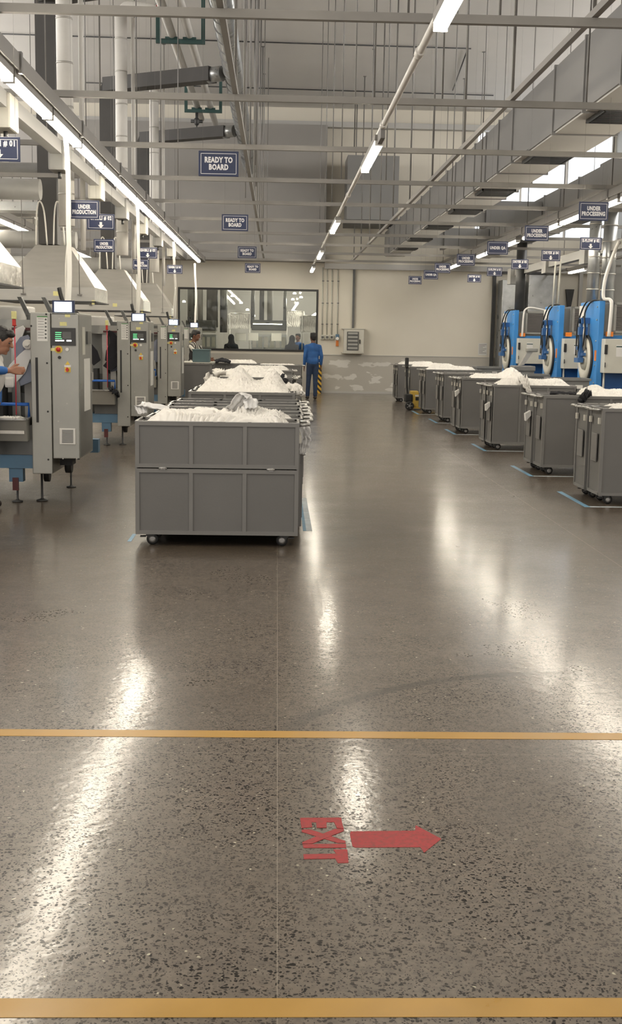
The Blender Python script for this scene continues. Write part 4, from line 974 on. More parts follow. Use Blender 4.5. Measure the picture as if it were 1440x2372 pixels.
    MB().bbox(-3.4, -2.5, YM+.9, YM+1.3, 1.62, 1.86, .02).build('steam_chest', 'white', t)
    MB().bbox(-2.5, -2.29, YM+.85, YM+1.2, 1.66, 1.78, .01).build('valve_box', 'mach_dark', t)
    MB().tube([(-1.95, YM+.95, 1.7), (-2.02, YM+.95, 1.80), (-2.15, YM+.98, 1.9), (-2.2, YM+1.0, 2.05)], .022, 8).build('black_hose', 'black', t)
    return t
def leg_form(parent, x, y, z, side, mat, tilt):
    """flat leg shaped board with rounded foot end, leaning"""
    out = [(0, 0), (.13, .02), (.155, .16), (.13, .28), (.16, .36), (.21, .42), (.20, .455), (.12, .45), (.06, .40), (.02, .28), (-.01, .14)]
    R_ = Matrix.Rotation(tilt, 2); pts = []
    for p in out:
        q = R_ @ Vector((p[0]*side, p[1])); pts.append((x+q.x, z+q.y))
    if side < 0: pts.reverse()
    return MB().prism(pts, 1, y, y+.022).build('leg_form', mat, parent, bevel=.006)
mach0 = make_machine()
MY = [11.0, 16.9, 22.6, 28.2]; machines = []
ML = ['nearest grey steel boarding machine at the left, with white leg forms', 'second grey steel boarding machine at the left, with black stockings on its forms',
      'third grey steel boarding machine at the left, with a half round glow on its panel', 'farthest grey steel boarding machine, partly hidden by the man in stripes']
for i, y in enumerate(MY):
    o = mach0 if i == 0 else copy_tree(mach0); o.location.y = y; ORG[o.name] = Vector(o.location)
    tag(o, ML[i], 'machine', 'boarding machines along the left'); machines.append(o)
m1, m2, m3, m4 = machines
leg_form(m1, -2.60, 11.22, 1.17, 1, 'form_white', -.55); leg_form(m1, -2.45, 11.30, 1.17, 1, 'form_white', .35)
leg_form(m1, -2.44, 11.24, 1.09, 1, 'sheer', .25)
MB().bbox(-2.57, -2.48, 11.15, 11.19, 1.08, 1.18, .02).build('clamp', 'white', m1)
MB().cyl((-2.36, 11.2, 1.49), (-2.36, 11.24, 1.49), .045, 16).cyl((-2.36, 11.18, 1.49), (-2.36, 11.2, 1.49), .02, 12).build('pulley', 'white', m1)
leg_form(m2, -2.52, 17.1, 1.14, 1, 'black_cloth', -.75); leg_form(m2, -2.38, 17.15, 1.16, -1, 'black_cloth', -.3); leg_form(m2, -2.66, 17.12, 1.14, 1, 'black_cloth', .5)
leg_form(m2, -2.42, 17.2, 1.05, 1, 'sheer', .1); leg_form(m3, -2.42, 22.9, 1.05, 1, 'sheer', .1)
h_ = MB(); h_.bm.free(); h_.bm = bmesh.new()
tag(drape([(-2.36, 16.74, .83), (-2.32, 16.70, .81), (-2.27, 16.70, .76), (-2.25, 16.72, .71)], .1, 'black stocking hanging off the trough of the second boarding machine', 'black_cloth', 'stocking', 5, .02, 'stocking', None, .5))
heap(-2.96, -2.33, YM-.15, YM+.15, .79, .03, 31, 'white stockings lying in the trough of the nearest boarding machine', fold=.03, flat=.5, name='stocking_pile', group='white stockings')
# white power drops from the light row
DR = [((152, 318), 11.34, (158, 697), 11.12), ((317, 474), 16.95, (320, 727), 17.0), ((401, 560), 22.4, (405, 742), 22.7), ((451, 610), 28.6, (452, 750), 28.3)]
for i, (a, ya, b, yb) in enumerate(DR):
    p, q = A(a[0], a[1], ya), A(b[0], b[1], yb)
    t = thing('power_drop', f'white flat cable drop hanging from the left light row to the {["nearest", "second", "third", "farthest"][i]} boarding machine', 'cable', (p.x, p.y, q.z), 'white cable drops')
    w = .022
    m = MB(); pts = [p+(q-p)*s+Vector((math.sin(s*3.1)*.02+math.sin(s*9+i)*.006, 0, 0)) for s in [k/14 for k in range(15)]]
    rows = [[m.bm.verts.new(c+Vector((dx, dy, 0))) for dx, dy in ((-w, -.008), (w, -.008), (w, .008), (-w, .008))] for c in pts]
    for u, v in zip(rows, rows[1:]):
        for k in range(4): m.bm.faces.new((u[k], u[(k+1) % 4], v[(k+1) % 4], v[k]))
    m.bm.faces.new(rows[0]); m.bm.faces.new(list(reversed(rows[-1]))); m.build('strap', 'cord', t)
    c0 = pts[8]; MB().tube([c0, c0+Vector((-.03, 0, -.3)), c0+Vector((-.035, 0, -.6)), pts[-1]+Vector((-.03, 0, .0))], .009, 6).build('cord', 'cord', t)
# ================================================================== HOODS
def make_hood():
    Y0 = 16.2; t = thing('extraction_hood', None, None, (-3.15, Y0, 2.03))
    x0, x1, y0, y1 = -3.80, -2.49, Y0, Y0+1.2; tz, lz, bz = 2.80, 2.22, 2.03
    tx0, tx1, ty0, ty1 = -3.36, -2.90, Y0+.42, Y0+.85
    m = MB(); b = m.bm
    lo = [b.verts.new(c) for c in ((x0, y0, lz), (x1, y0, lz), (x1, y1, lz), (x0, y1, lz))]; hi = [b.verts.new(c) for c in ((tx0, ty0, tz), (tx1, ty0, tz), (tx1, ty1, tz), (tx0, ty1, tz))]
    for i in range(4): b.faces.new((lo[i], lo[(i+1) % 4], hi[(i+1) % 4], hi[i]))
    b.faces.new(hi); m.build('cone', 'alu', t)
    e = .012
    MB().box(x0, x1, y0, y0+e, bz, lz).box(x0, x1, y1-e, y1, bz, lz).box(x0, x0+e, y0+e, y1-e, bz, lz).box(x1-e, x1, y0+e, y1-e, bz, lz).build('skirt', 'alu', t)
    MB().box(x1, x1+.004, y0+.01, y1-.01, bz+.004, lz-.004).build('foil_tape', 'foil', t)
    MB().box(x0-.02, x1+.02, y0-.02, y0, bz-.012, bz+.004).box(x1, x1+.02, y0-.02, y1+.02, bz-.012, bz+.004).box(x0-.02, x0, y0-.02, y1+.02, bz-.012, bz+.004).box(x0-.02, x1+.02, y1, y1+.02, bz-.012, bz+.004).box(x0, x1, y0, y1, bz-.006, bz-.002).build('lower_flange', 'dark', t)
    MB().box(-3.05, -2.97, y0-.003, y0, 2.10, 2.16).build('yellow_label', 'pale_yellow', t)
    MB().box(x1-.04, x1+.0, y0-.006, y0-.001, bz-.04, bz+.02).build('yellow_tag', 'pale_yellow', t)
    for x in (x0+.35, x1-.2): MB().cyl((x, y0-.03, 2.12), (x, y0-.03, GZ-.05), .005, 6).box(x-.03, x+.03, y0-.04, y0, 2.11, 2.125).build('hanger_rod', 'rod', t)
    for s, xx in ((0, -3.34), (1, -3.1)):
        MB().tube([(xx, Y0+.35, 2.8), (xx+.02, Y0+.33, 3.2), (xx+.06, Y0+.32, 3.38), (xx+.12, Y0+.33, 3.25), (xx+.15, Y0+.36, 2.8)], .011, 6).build('cable_loop', 'cord', t)
    return t
hd = make_hood()
for i, y in enumerate((16.2, 10.4, 22.0, 27.8)):
    o = hd if i == 0 else copy_tree(hd); o.location.y = y
    tag(o, ['silver pyramid extraction hood in the middle of the left side, with a yellow label', 'silver extraction hood cut by the left edge of the view', 'silver extraction hood, third from the left edge', 'silver extraction hood, farthest one next to the window'][i], 'hood', 'extraction hoods')

# ================================================================== BLUE DRYERS
def make_dryer():
    Y0 = 20.1; X0 = 5.5; t = thing('tumble_dryer', None, None, (6.3, Y0, 0))
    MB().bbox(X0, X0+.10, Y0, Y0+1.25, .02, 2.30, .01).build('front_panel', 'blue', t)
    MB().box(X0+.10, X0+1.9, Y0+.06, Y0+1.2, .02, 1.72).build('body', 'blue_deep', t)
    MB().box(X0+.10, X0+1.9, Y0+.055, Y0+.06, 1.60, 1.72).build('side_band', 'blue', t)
    MB().box(X0+.10, X0+.22, Y0+.1, Y0+1.15, 1.72, 2.24).build('rear_cabinet', 'mach_side', t)
    lo = MB().box(X0+.22, X0+1.9, Y0+.02, Y0+1.15, 1.76, 2.28).build('heater_box', 'mach_side', t)
    m = MB()
    for q in range(15): m.box(X0+.30, X0+1.84, Y0-.005, Y0+.015, 1.81+q*.028, 1.827+q*.028)
    m.build('louver', 'louver', lo)
    MB().box(X0+.26, X0+.30, Y0-.01, Y0+.02, 1.76, 2.28).box(X0+.26, X0+1.88, Y0-.01, Y0+.02, 2.24, 2.28).box(X0+.26, X0+1.88, Y0-.01, Y0+.02, 1.76, 1.80).build('louver_frame', 'mach', lo)
    cb = MB().bbox(X0+.07, X0+.80, Y0-.24, Y0+.06, 1.08, 1.66, .008).build('control_box', 'box_grey', t)
    MB().box(X0+.80, X0+1.05, Y0-.2, Y0+.06, 1.08, 1.66).build('side_box', 'box_grey', cb)
    MB().box(X0+.26, X0+.40, Y0-.244, Y0-.24, 1.36, 1.56).build('notice', 'paper', cb)
    MB().box(X0+.26, X0+.40, Y0-.246, Y0-.243, 1.52, 1.54).build('print', 'green', cb)
    MB().bbox(X0+.06, X0+.11, Y0-.262, Y0-.24, 1.40, 1.56, .004).build('black_switch', 'black', cb)
    MB().box(X0+.075, X0+.085, Y0-.262, Y0-.24, 1.18, 1.26).build('door_key', 'black', cb)
    MB().cyl((X0+.86, Y0-.23, 1.52), (X0+.86, Y0-.2, 1.52), .03, 14).build('isolator_knob', 'black', cb)
    MB().box(X0+.82, X0+.92, Y0-.204, Y0-.2, 1.36, 1.46).build('yellow_label', 'yellow', cb)
    MB().box(X0+.14, X0+.26, Y0-.02, Y0+.05, 1.70, 1.78).build('warning_label', 'orange', t)
    # round door facing the aisle
    yc, zc = Y0+.66, 1.30
    d = MB().lathe((X0, yc, zc), (-1, 0, 0), [(0, .43), (.03, .43), (.04, .42), (.04, .395), (.03, .38), (0.0, .38)], 40); dr = d.build('door_ring', 'dark', t)
    MB().lathe((X0-.0, yc, zc), (-1, 0, 0), [(0, .385), (.035, .385), (.06, .36), (.065, .30), (.05, .24), (.02, .22), (-.02, 0)], 40).build('door_glass_frame', 'cream', dr)
    MB().lathe((X0-.02, yc, zc), (-1, 0, 0), [(0, .20), (.05, .18), (.07, .10), (.075, 0)], 30).build('porthole', 'box_grey', dr)
    # lifting arm with cylinders and cables over the door
    ya = Y0+.62
    MB().box(X0-.16, X0-.06, ya-.05, ya+.05, 1.30, 2.0).box(X0-.16, X0, ya-.07, ya+.07, 1.92, 2.02).box(X0-.20, X0-.1, ya-.12, ya+.14, 1.24, 1.32).box(X0-.19, X0-.04, ya-.085, ya+.02, 1.72, 1.86).box(X0-.14, X0-.08, ya-.2, ya-.05, 1.36, 1.41).box(X0-.18, X0-.08, ya+.02, ya+.12, 1.46, 1.52).build('lifting_arm', 'arm_blue', t)
    MB().cyl((X0-.10, ya-.14, 1.45), (X0-.10, ya-.03, 2.02), .025, 10).cyl((X0-.12, ya+.16, 1.3), (X0-.12, ya+.1, 1.7), .03, 10).build('air_cylinder', 'alu', t)
    m = MB(); m.tube([(X0+.05, Y0+.2, 2.31), (X0-.06, Y0+.3, 2.30), (X0-.12, ya-.14, 2.1), (X0-.12, ya-.2, 1.8), (X0-.12, ya-.12, 1.5)], .014, 8)
    m.tube([(X0+.05, Y0+.5, 2.32), (X0-.08, Y0+.6, 2.28), (X0-.14, ya+.2, 1.95), (X0-.12, ya+.34, 1.6), (X0-.14, ya+.26, 1.36)], .014, 8)
    m.tube([(X0-.1, ya+.02, 2.05), (X0-.16, ya+.1, 1.8), (X0-.18, ya-.04, 1.6), (X0-.14, ya+.1, 1.35)], .012, 8); m.build('air_hose', 'black', t)
    MB().bbox(X0-.03, X0, Y0+.86, Y0+1.22, 1.85, 2.24, .004).build('status_panel', 'white', t)
    MB().box(X0-.04, X0-.01, Y0+1.02, Y0+1.16, 1.30, 1.52).build('yellow_handle', 'pale_yellow', t)
    MB().box(X0-.006, X0, Y0+.04, Y0+.14, 1.28, 1.46).build('orange_label', 'orange', t)
    m = MB()
    for z in (.4, .9, 1.2, 1.62, 1.98, 2.2): m.cyl((X0-.012, Y0+.10, z), (X0, Y0+.10, z), .014, 8)
    m.build('panel_bolt', 'alu', t)
    MB().cyl((X0+.13, Y0-.04, .3), (X0+.13, Y0-.04, 1.08), .018, 8).build('conduit', 'box_grey', t)
    return t
dry = make_dryer()
for i, y in enumerate((20.1, 22.95, 27.2)):
    o = dry if i == 0 else copy_tree(dry); o.location.y = y
    if i == 2: o.location.x -= .02
    tag(o, f'blue industrial dryer with a round porthole door, {["nearest", "middle", "farthest"][i]} of three', 'dryer', 'blue dryers on the right')
def hose(name, pts, r, mat, lab, cat='pipe'): return tag(MB().tube(pts, r, 10).build(name, mat), lab, cat)
for x, y in ((5.50, 20.6), (5.82, 20.8)):
    t = thing('exhaust_pipe', f'silver jointed exhaust pipe rising behind the nearest blue dryer, {"left" if x < 5.7 else "right"} one', 'pipe', (x, y, 2.3), 'silver exhaust pipes')
    MB().cyl((x, y, 2.3), (x, y, 3.9), .10 if x < 5.7 else .12, 20).build('pipe', 'galv', t)
    m = MB()
    for q in range(5): m.cyl((x, y, 2.5+q*.28), (x, y, 2.52+q*.28), .108 if x < 5.7 else .128, 20)
    m.build('seam_ring', 'alu', t)
tag(MB().cyl((5.75, 28.0, 2.2), (5.75, 28.0, 3.9), .12, 20).build('exhaust_pipe', 'dark'), 'dark exhaust pipe rising behind the farthest blue dryer', 'pipe')
hose('cable_conduit', [(5.66, 20.0, 1.7), (5.68, 20.0, 2.2), (5.66, 20.05, 2.32), (5.56, 20.1, 2.36), (5.58, 20.1, 2.7), (5.70, 20.1, 3.1), (5.78, 20.1, 3.3)], .03, 'white', 'white bent conduit at the nearest blue dryer')
hose('cable_conduit', [(5.66, 27.15, 1.7), (5.68, 27.15, 2.2), (5.72, 27.15, 2.32), (5.85, 27.15, 2.36), (6.2, 27.2, 2.3)], .022, 'white', 'white bent conduit at the farthest blue dryer')
for k, x in enumerate((5.42, 5.52)): tag(MB().cyl((x, 23.2, 2.28), (x+.02, 23.2, 3.2), .018, 8).build('cable_conduit', 'box_grey'), f'thin grey conduit rising from the middle blue dryer, {"left" if k == 0 else "right"} one of the pair', 'pipe')
# things on the back wall at far right
sm = thing('sheet_metal_duct', 'galvanised sheet metal ducting in the corner right of the back wall', 'duct', (7.0, 33.3, 0))
MB().bbox(6.35, 6.90, 33.4, 34.1, 0, 3.3, .01).build('left_shaft', 'galv', sm); MB().bbox(7.05, 7.85, 33.2, 34.1, 1.9, 3.45, .01).build('right_box', 'galv', sm)
MB().box(6.30, 7.9, 33.15, 33.3, 3.45, 3.52).build('flange', 'dark', sm)
for k, x in enumerate((8.45, 10.5)):
    if x < 9.4: tag(MB().prism([(x-.12, 3.1), (x+.12, 3.1), (x+.04, 2.55), (x-.03, 2.4)], 1, 34.08, 34.19).build('wall_bracket', 'dark'), 'dark tapered bracket on the wall behind the dryers', 'bracket')
tag(MB().cyl((8.1, 34.1, 2.35), (9.3, 34.1, 2.33), .035, 8).cyl((8.1, 34.05, 2.38), (8.1, 34.2, 2.38), .09, 12).build('wall_pipe', 'mach_dark'), 'horizontal grey pipe with a round end on the wall behind the dryers', 'pipe')
tag(MB().box(8.7, 8.8, 34.05, 34.2, 0, 3.6).build('wall_post', 'sidewall'), 'slim pale post on the back wall behind the dryers', 'post')

# ================================================================== BACK WALL EQUIPMENT
eb = thing('electrical_cabinet', 'cream wall cabinet with a grey window showing rows of breakers', 'cabinet', (2.18, 34.1, 1.17))
a = A(795, 816, 34.0); b = A(843, 763, 34.0)
MB().bbox(a.x, b.x, 33.95, 34.2, a.z, b.z, .015).build('body', 'cream', eb)
MB().box(a.x-.05, b.x+.03, 33.93, 34.2, b.z, b.z+.025).box(a.x-.05, b.x, 33.95, 34.2, a.z-.03, a.z).build('lip', 'cream', eb)
wx0, wx1 = a.x+.09, a.x+.43
MB().bbox(wx0, wx1, 33.93, 33.95, a.z+.06, b.z-.07, .008).build('window', 'mach_dark', eb)
m = MB()
for q in range(5): m.box(wx0+.03, wx1-.03, 33.925, 33.93, a.z+.10+q*.105, a.z+.15+q*.105)
m.build('breaker_row', 'mach', eb)
MB().box(wx1+.02, wx1+.05, 33.925, 33.95, (a.z+b.z)/2-.08, (a.z+b.z)/2+.04).build('handle', 'black', eb)
tag(MB().box(a.x+.24, a.x+.30, 34.12, 34.2, b.z, 3.62).build('wall_trunking', 'mach_dark'), 'grey cable trunking dropping down the wall to the electrical cabinet', 'trunking')
for k, X in enumerate((747, 757.5, 768)):
    p = A(X, 781, 34.1); s = thing('wall_switch', f'small grey switch box on the wall right of the window, {["left", "middle", "right"][k]} one', 'switch', (p.x, 34.15, p.z-.07), 'switch boxes')
    MB().bbox(p.x-.055, p.x+.055, 34.11, 34.2, p.z-.065, p.z+.065, .008).build('box', 'box_grey', s); MB().box(p.x-.035, p.x+.035, 34.105, 34.11, p.z-.04, p.z+.03).build('rocker', 'mach_dark', s)
for k, X in enumerate((746, 756.5, 767.5, 781)):
    p = A(X, 776, 34.15); q = A(X+1.5, 625, 34.15)
    c = thing('wall_conduit', f'thin grey conduit running down the wall to the switch boxes, {["first", "second", "third", "fourth"][k]} from the window', 'conduit', (p.x, 34.17, p.z), 'wall conduits')
    MB().cyl((p.x, 34.17, p.z), (q.x, 34.17, 3.6), .016, 8).build('pipe', 'box_grey', c)
    m = MB()
    for z in (p.z+.3, p.z+.9, 3.2): m.box(p.x-.03, p.x+.03, 34.15, 34.2, z, z+.02)
    m.build('clip', 'mach_dark', c)
p = A(781, 784, 34.1); s = thing('wall_socket', 'blue and white industrial socket with an orange tag below', 'socket', (p.x, 34.15, p.z-.12))
MB().bbox(p.x-.05, p.x+.05, 34.09, 34.2, p.z-.02, p.z+.12, .012).build('housing', 'steel_blue', s); MB().cyl((p.x, 34.06, p.z), (p.x, 34.12, p.z-.02), .045, 14).build('cap', 'white', s)
MB().box(p.x-.035, p.x+.04, 34.15, 34.2, p.z-.22, p.z-.06).build('tag', 'orange', s)
a = A(1107, 823, 34.18); b = A(1128, 795, 34.18)
n = thing('wall_notice', 'white paper notice taped low on the right part of the back wall', 'notice', (a.x, 34.19, a.z))
MB().box(a.x, b.x, 34.185, 34.199, a.z, b.z).build('sheet', 'paper', n)
m = MB()
for q in range(7): m.box(a.x+.02, b.x-.05*(q % 3)-.02, 34.182, 34.186, b.z-.05-q*.04, b.z-.04-q*.04)
m.build('print', 'mach_dark', n)
cp = thing('corner_guard', 'black and yellow striped guard low on the wall corner behind the man in blue', 'guard', (1.28, 33.9, 0))
MB().box(1.17, 1.29, 33.85, 34.2, 0, .85).build('guard', 'hazard', cp)
# pale parapet under the window
# ================================================================== PALLET JACK
pj = thing('pallet_jack', 'yellow hand pallet jack with an upright black handle beside the right carts', 'pallet jack', (2.98, 26.9, 0))
P_ = lambda x, y, Y=26.7: A(x, y, Y)
b0, b1 = P_(951, 945), P_(972, 906)
MB().hexa([(b0.x, 26.5, b0.z), (b1.x+.02, 26.5, b0.z), (b1.x+.02, 26.9, b0.z), (b0.x, 26.9, b0.z), (b0.x-.02, 26.55, b1.z), (b1.x-.05, 26.55, b1.z), (b1.x-.05, 26.85, b1.z), (b0.x-.02, 26.85, b1.z)]).build('body', 'jack', pj)
MB().box(b1.x-.12, b1.x-.02, 26.49, 26.5, .22, .30).build('black_badge', 'black', pj)
MB().box(b1.x-.13, b1.x-.03, 26.485, 26.495, .31, .35).build('white_label', 'paper', pj)
w = P_(945, 938)
MB().lathe((w.x, 26.42, .10), (0, 1, 0), [(0, .085), (.01, .10), (.05, .10), (.06, .085)], 22).build('steer_wheel', 'black', pj)
m = MB()
for k in range(5): t_ = k*2*math.pi/5; m.cyl((w.x, 26.41, .10), (w.x+.07*math.cos(t_), 26.41, .10+.07*math.sin(t_)), .008, 6)
m.cyl((w.x, 26.40, .10), (w.x, 26.42, .10), .02, 10); m.build('wheel_spoke', 'wheel', pj)
MB().bbox(w.x-.10, w.x+.08, 26.5, 26.8, .18, .36, .03).build('pump', 'black', pj)
MB().tube([(w.x-.02, 26.65, .34), (w.x-.05, 26.65, .6), (w.x-.06, 26.65, .95)], .025, 8).build('drawbar', 'black', pj)
MB().bbox(w.x-.10, w.x-.03, 26.55, 26.75, .95, 1.18, .02).build('grip', 'black', pj)
MB().box(b0.x, b0.x+1.2, 26.5, 26.62, .07, .10).box(b0.x, b0.x+1.2, 26.8, 26.92, .07, .10).build('fork', 'jack', pj)
MB().cyl((b0.x+1.1, 26.52, .04), (b0.x+1.1, 26.9, .04), .035, 10).build('load_roller', 'black', pj)

# ================================================================== PEOPLE
def remeshed(name, mb, mat, parent, vox, smooth=4):
    o = mb.build(name, mat, parent)
    r = o.modifiers.new('r', 'REMESH'); r.mode = 'VOXEL'; r.voxel_size = vox; r.use_smooth_shade = True
    s = o.modifiers.new('s', 'SMOOTH'); s.factor = .5; s.iterations = smooth
    me = evaluated_mesh(o, name); o.modifiers.clear(); o.data = me
    me.materials.clear(); me.materials.append(M[mat])
    return o
def person(lab, loc, rz, J, shirt, trousers, skin, vox=.011, scarf=None, low=True, legs=True):
    """J: joint positions in metres, figure facing +y, feet on z = 0"""
    t = thing('person', lab, 'person', loc, None, rz); ORG[t.name] = Vector((0, 0, 0))
    V = {k: Vector(v) for k, v in J.items()}
    b = MB(); H = V['head']; ft = V.get('gaze', Vector((0, 1, 0))).normalized()
    yaw = Matrix.Rotation(math.atan2(-ft.x, ft.y), 3, 'Z') @ Matrix.Rotation(math.asin(max(-1, min(1, ft.z))), 3, 'X')
    def hp(x, y, z): return H+yaw @ Vector((x, y, z))
    b.ell(H, (.074, .092, .108), yaw); b.ell(hp(0, .03, -.055), (.056, .062, .066), yaw)
    b.capsule(hp(0, .088, .012), .010, hp(0, .108, -.018), .015, 8)                       # nose
    b.ell(hp(0, .084, -.052), (.024, .014, .008), yaw); b.ell(hp(0, .082, -.066), (.02, .013, .008), yaw)    # lips
    b.ell(hp(0, .072, -.095), (.022, .02, .018), yaw); b.ell(hp(0, .082, .032), (.05, .014, .009), yaw)      # chin, brow
    for s in (-1, 1): b.ell(hp(s*.076, -.005, -.01), (.009, .02, .031), yaw)                # ears
    b.capsule(hp(0, -.015, -.07), .052, V['neck'], .058)
    b.capsule(V['neck']+Vector((0, 0, -.03)), .065, V['pelvis'], .09)
    for s, S in ((-1, 'l'), (1, 'r')):
        b.capsule(V['neck']+Vector((0, 0, -.07)), .045, V['sh'+S]+Vector((0, 0, -.02)), .038); b.capsule(V['sh'+S]+Vector((0, 0, -.02)), .04, V['el'+S], .034); b.capsule(V['el'+S], .036, V['wr'+S], .026)
        wr = V['wr'+S]; hd_ = V.get('hand'+S, (wr-V['el'+S])).normalized(); up = Vector((0, 0, 1)) if abs(hd_.z) < .8 else Vector((0, 1, 0)); sd = hd_.cross(up).normalized(); up = sd.cross(hd_)
        wide = up
        for k in range(4): b.capsule(wr, .019, wr+hd_*.075+wide*(k-1.5)*.018, .0125, 8)
        for k, L in enumerate((.066, .078, .074, .058)):
            k0 = wr+hd_*.08+wide*(1.5-k)*.019; k1 = k0+hd_*L*.5+sd*.006*s; k2 = k1+(hd_*.8-sd*.55*s).normalized()*L*.5
            b.capsule(k0, .0095, k1, .0085, 8); b.capsule(k1, .0085, k2, .0072, 8)
        th0 = wr+hd_*.03+wide*.024; th1 = th0+(hd_*.7+wide*.6).normalized()*.045; b.capsule(th0, .012, th1, .0105, 8); b.capsule(th1, .0105, th1+(hd_*.95+wide*.1).normalized()*.03, .008, 8)
        if legs:
            b.capsule(V['pelvis']+Vector((s*.07, 0, 0)), .075, V['kn'+S], .05); b.capsule(V['kn'+S], .048, V['an'+S], .034)
            b.capsule(V['an'+S]+Vector((0, -.02, -.03)), .032, V['an'+S]+Vector((0, .13, -.045)), .025)
    remeshed('body', b, skin, t, vox*.62, 2)
    # shirt
    c = MB(); n = V['neck']; pz = V['pelvis']
    c.capsule(n+Vector((0, -.005, -.03)), .072, n+(pz-n)*.3, .10); ch = n+(pz-n)*.35
    c.ell(n+(pz-n)*.30, (.155, .105, .17)); c.ell(n+(pz-n)*.62, (.158, .115, .2)); c.ell(pz+Vector((0, 0, .05)), (.168, .128, .16))
    for S in 'lr':
        c.capsule(n+Vector((0, 0, -.05)), .062, V['sh'+S]+Vector((0, 0, -.015)), .056); c.capsule(V['sh'+S]+Vector((0, 0, -.015)), .058, V['el'+S], .047)
        e, w_ = V['el'+S], V['wr'+S]; c.capsule(e, .047, e+(w_-e)*.86, .037)
        for q in (.2, .5, .75): pt = e+(w_-e)*q; c.ell(pt, (.048-.01*q,)*3)
    remeshed('shirt', c, shirt, t, vox)
    if legs:
        c = MB()
        c.ell(pz+Vector((0, 0, -.02)), (.155, .108, .13))
        for s, S in ((-1, 'l'), (1, 'r')):
            k, a = V['kn'+S], V['an'+S]; c.capsule(pz+Vector((s*.075, 0, -.04)), .092, k, .064); c.capsule(k, .064, a+Vector((0, 0, .01)), .052)
            c.ell(a+Vector((0, .01, .03)), (.058, .066, .045))
        remeshed('trousers', c, trousers, t, vox)
        for S in 'lr':
            a = V['an'+S]; c = MB(); c.capsule(a+Vector((0, -.04, -.045)), .042, a+Vector((0, .15, -.05)), .036); c.ell(a+Vector((0, .04, -.045)), (.048, .12, .035))
            remeshed('shoe', c, 'shoe', t, vox)
    c = MB()
    if scarf:
        c.ell(hp(0, -.018, .005), (.098, .105, .128), yaw); c.capsule(hp(0, -.04, -.06), .09, n+Vector((0, -.03, -.05)), .12); c.ell(n+Vector((0, -.02, -.10)), (.2, .13, .12))
        o = remeshed('headscarf', c, scarf, t, vox)
    else:
        c.ell(hp(0, -.020, .026), (.086, .096, .100), yaw); c.ell(hp(0, .035, .078), (.068, .062, .036), yaw); c.ell(hp(0, -.055, -.03), (.066, .052, .06), yaw)
        for k in range(14):
            a_ = k*2.4; c.capsule(hp(.05*math.cos(a_), -.02+.06*math.sin(a_), .085), .03, hp(.06*math.cos(a_), -.01+.07*math.sin(a_), .105), .014, 8)
        remeshed('hair', c, 'hair', t, vox*.7, 2)
    # eyes
    if not scarf:
        c = MB()
        for s in (-1, 1): c.ell(hp(s*.031, .080, .004), (.013, .008, .007), yaw)
        c.build('eyes', 'black', t)
    return t
STAND = dict(head=(0, .02, 1.60), neck=(0, 0, 1.44), pelvis=(0, 0, .95), shl=(-.17, 0, 1.375), shr=(.17, 0, 1.375), ell=(-.215, -.03, 1.10), elr=(.22, -.03, 1.10),
             wrl=(-.215, .04, .86), wrr=(.225, .05, .86), knl=(-.095, .02, .52), knr=(.10, .02, .52), anl=(-.10, -.02, .10), anr=(.12, -.02, .10))
# man in blue at the end of the aisle, back to the camera
ja = dict(STAND); ja.update(gaze=(-.25, 1, .0), knl=(-.10, .03, .52), anl=(-.12, .03, .09), knr=(.075, .0, .52), anr=(.07, -.05, .09), elr=(.22, -.05, 1.12), wrr=(.22, .03, .88))
g = G(722, 922)
person('person standing with back to the camera in a blue long-sleeved shirt and dark jeans', (.93, 30.55, 0), .12, ja, 'shirt_blue', 'jeans', 'skin', .012)
# operator at the left edge reaching into the nearest machine
jb = dict(STAND); jb.update(head=(.0, .12, 1.53), neck=(0, .03, 1.36), pelvis=(0, -.10, .93), gaze=(0, 1, -.42), shl=(-.17, .03, 1.31), shr=(.17, -.03, 1.32), ell=(-.20, .02, 1.06), wrl=(-.05, .06, .96),
    elr=(.24, -.02, 1.27), wrr=(.08, .19, 1.262), handr=(-.35, 1, .0), knl=(-.1, -.04, .5), knr=(.1, -.06, .5), anl=(-.1, -.12, .09), anr=(.1, -.12, .09))
opb = person('person at the left edge, white vest over blue sleeves, reaching into the machine', (-2.58, 10.60, 0), -math.pi/2, jb, 'shirt_blue2', 'jeans', 'skin2', .010)
v = MB(); v.ell((0, .02, 1.22), (.178, .122, .20)); v.ell((0, -.04, 1.03), (.165, .125, .2)); v.capsule((-.09, .05, 1.35), .062, (.09, .05, 1.35), .062)
remeshed('vest', v, 'vest', opb, .010)
# man in stripes behind the end-on cart
jc = dict(STAND); jc.update(gaze=(0, 1, -.25), head=(0, .05, 1.60), ell=(-.2, .2, 1.16), wrl=(-.1, .38, 1.08), elr=(.21, .2, 1.16), wrr=(.12, .38, 1.08))
person('person in a black and cream striped shirt bending over the teal crate', (-1.90, 26.9, 0), -math.pi/2-.35, jc, 'striped_shirt', 'jeans', 'skin', .013)
# people behind the window
for (X, Y, rz, sc, sh, lab) in ((535, 36.5, .4, 'darkcloth', 'darkcloth', 'person in a dark headscarf behind the window, left one'), (676, 36.8, -.3, 'darkcloth', 'darkcloth', 'person in a dark headscarf behind the window, near its right end'),
                            (690, 38.5, 2.6, None, 'shirt_blue2', 'person with black hair and a blue top behind the window')):
    p = A(X, 800, Y); o = person(lab, (p.x, Y, 0), rz, STAND, sh, 'jeans', 'skin2', .018, sc); o.scale = (1, 1, .96 if sc else 1)

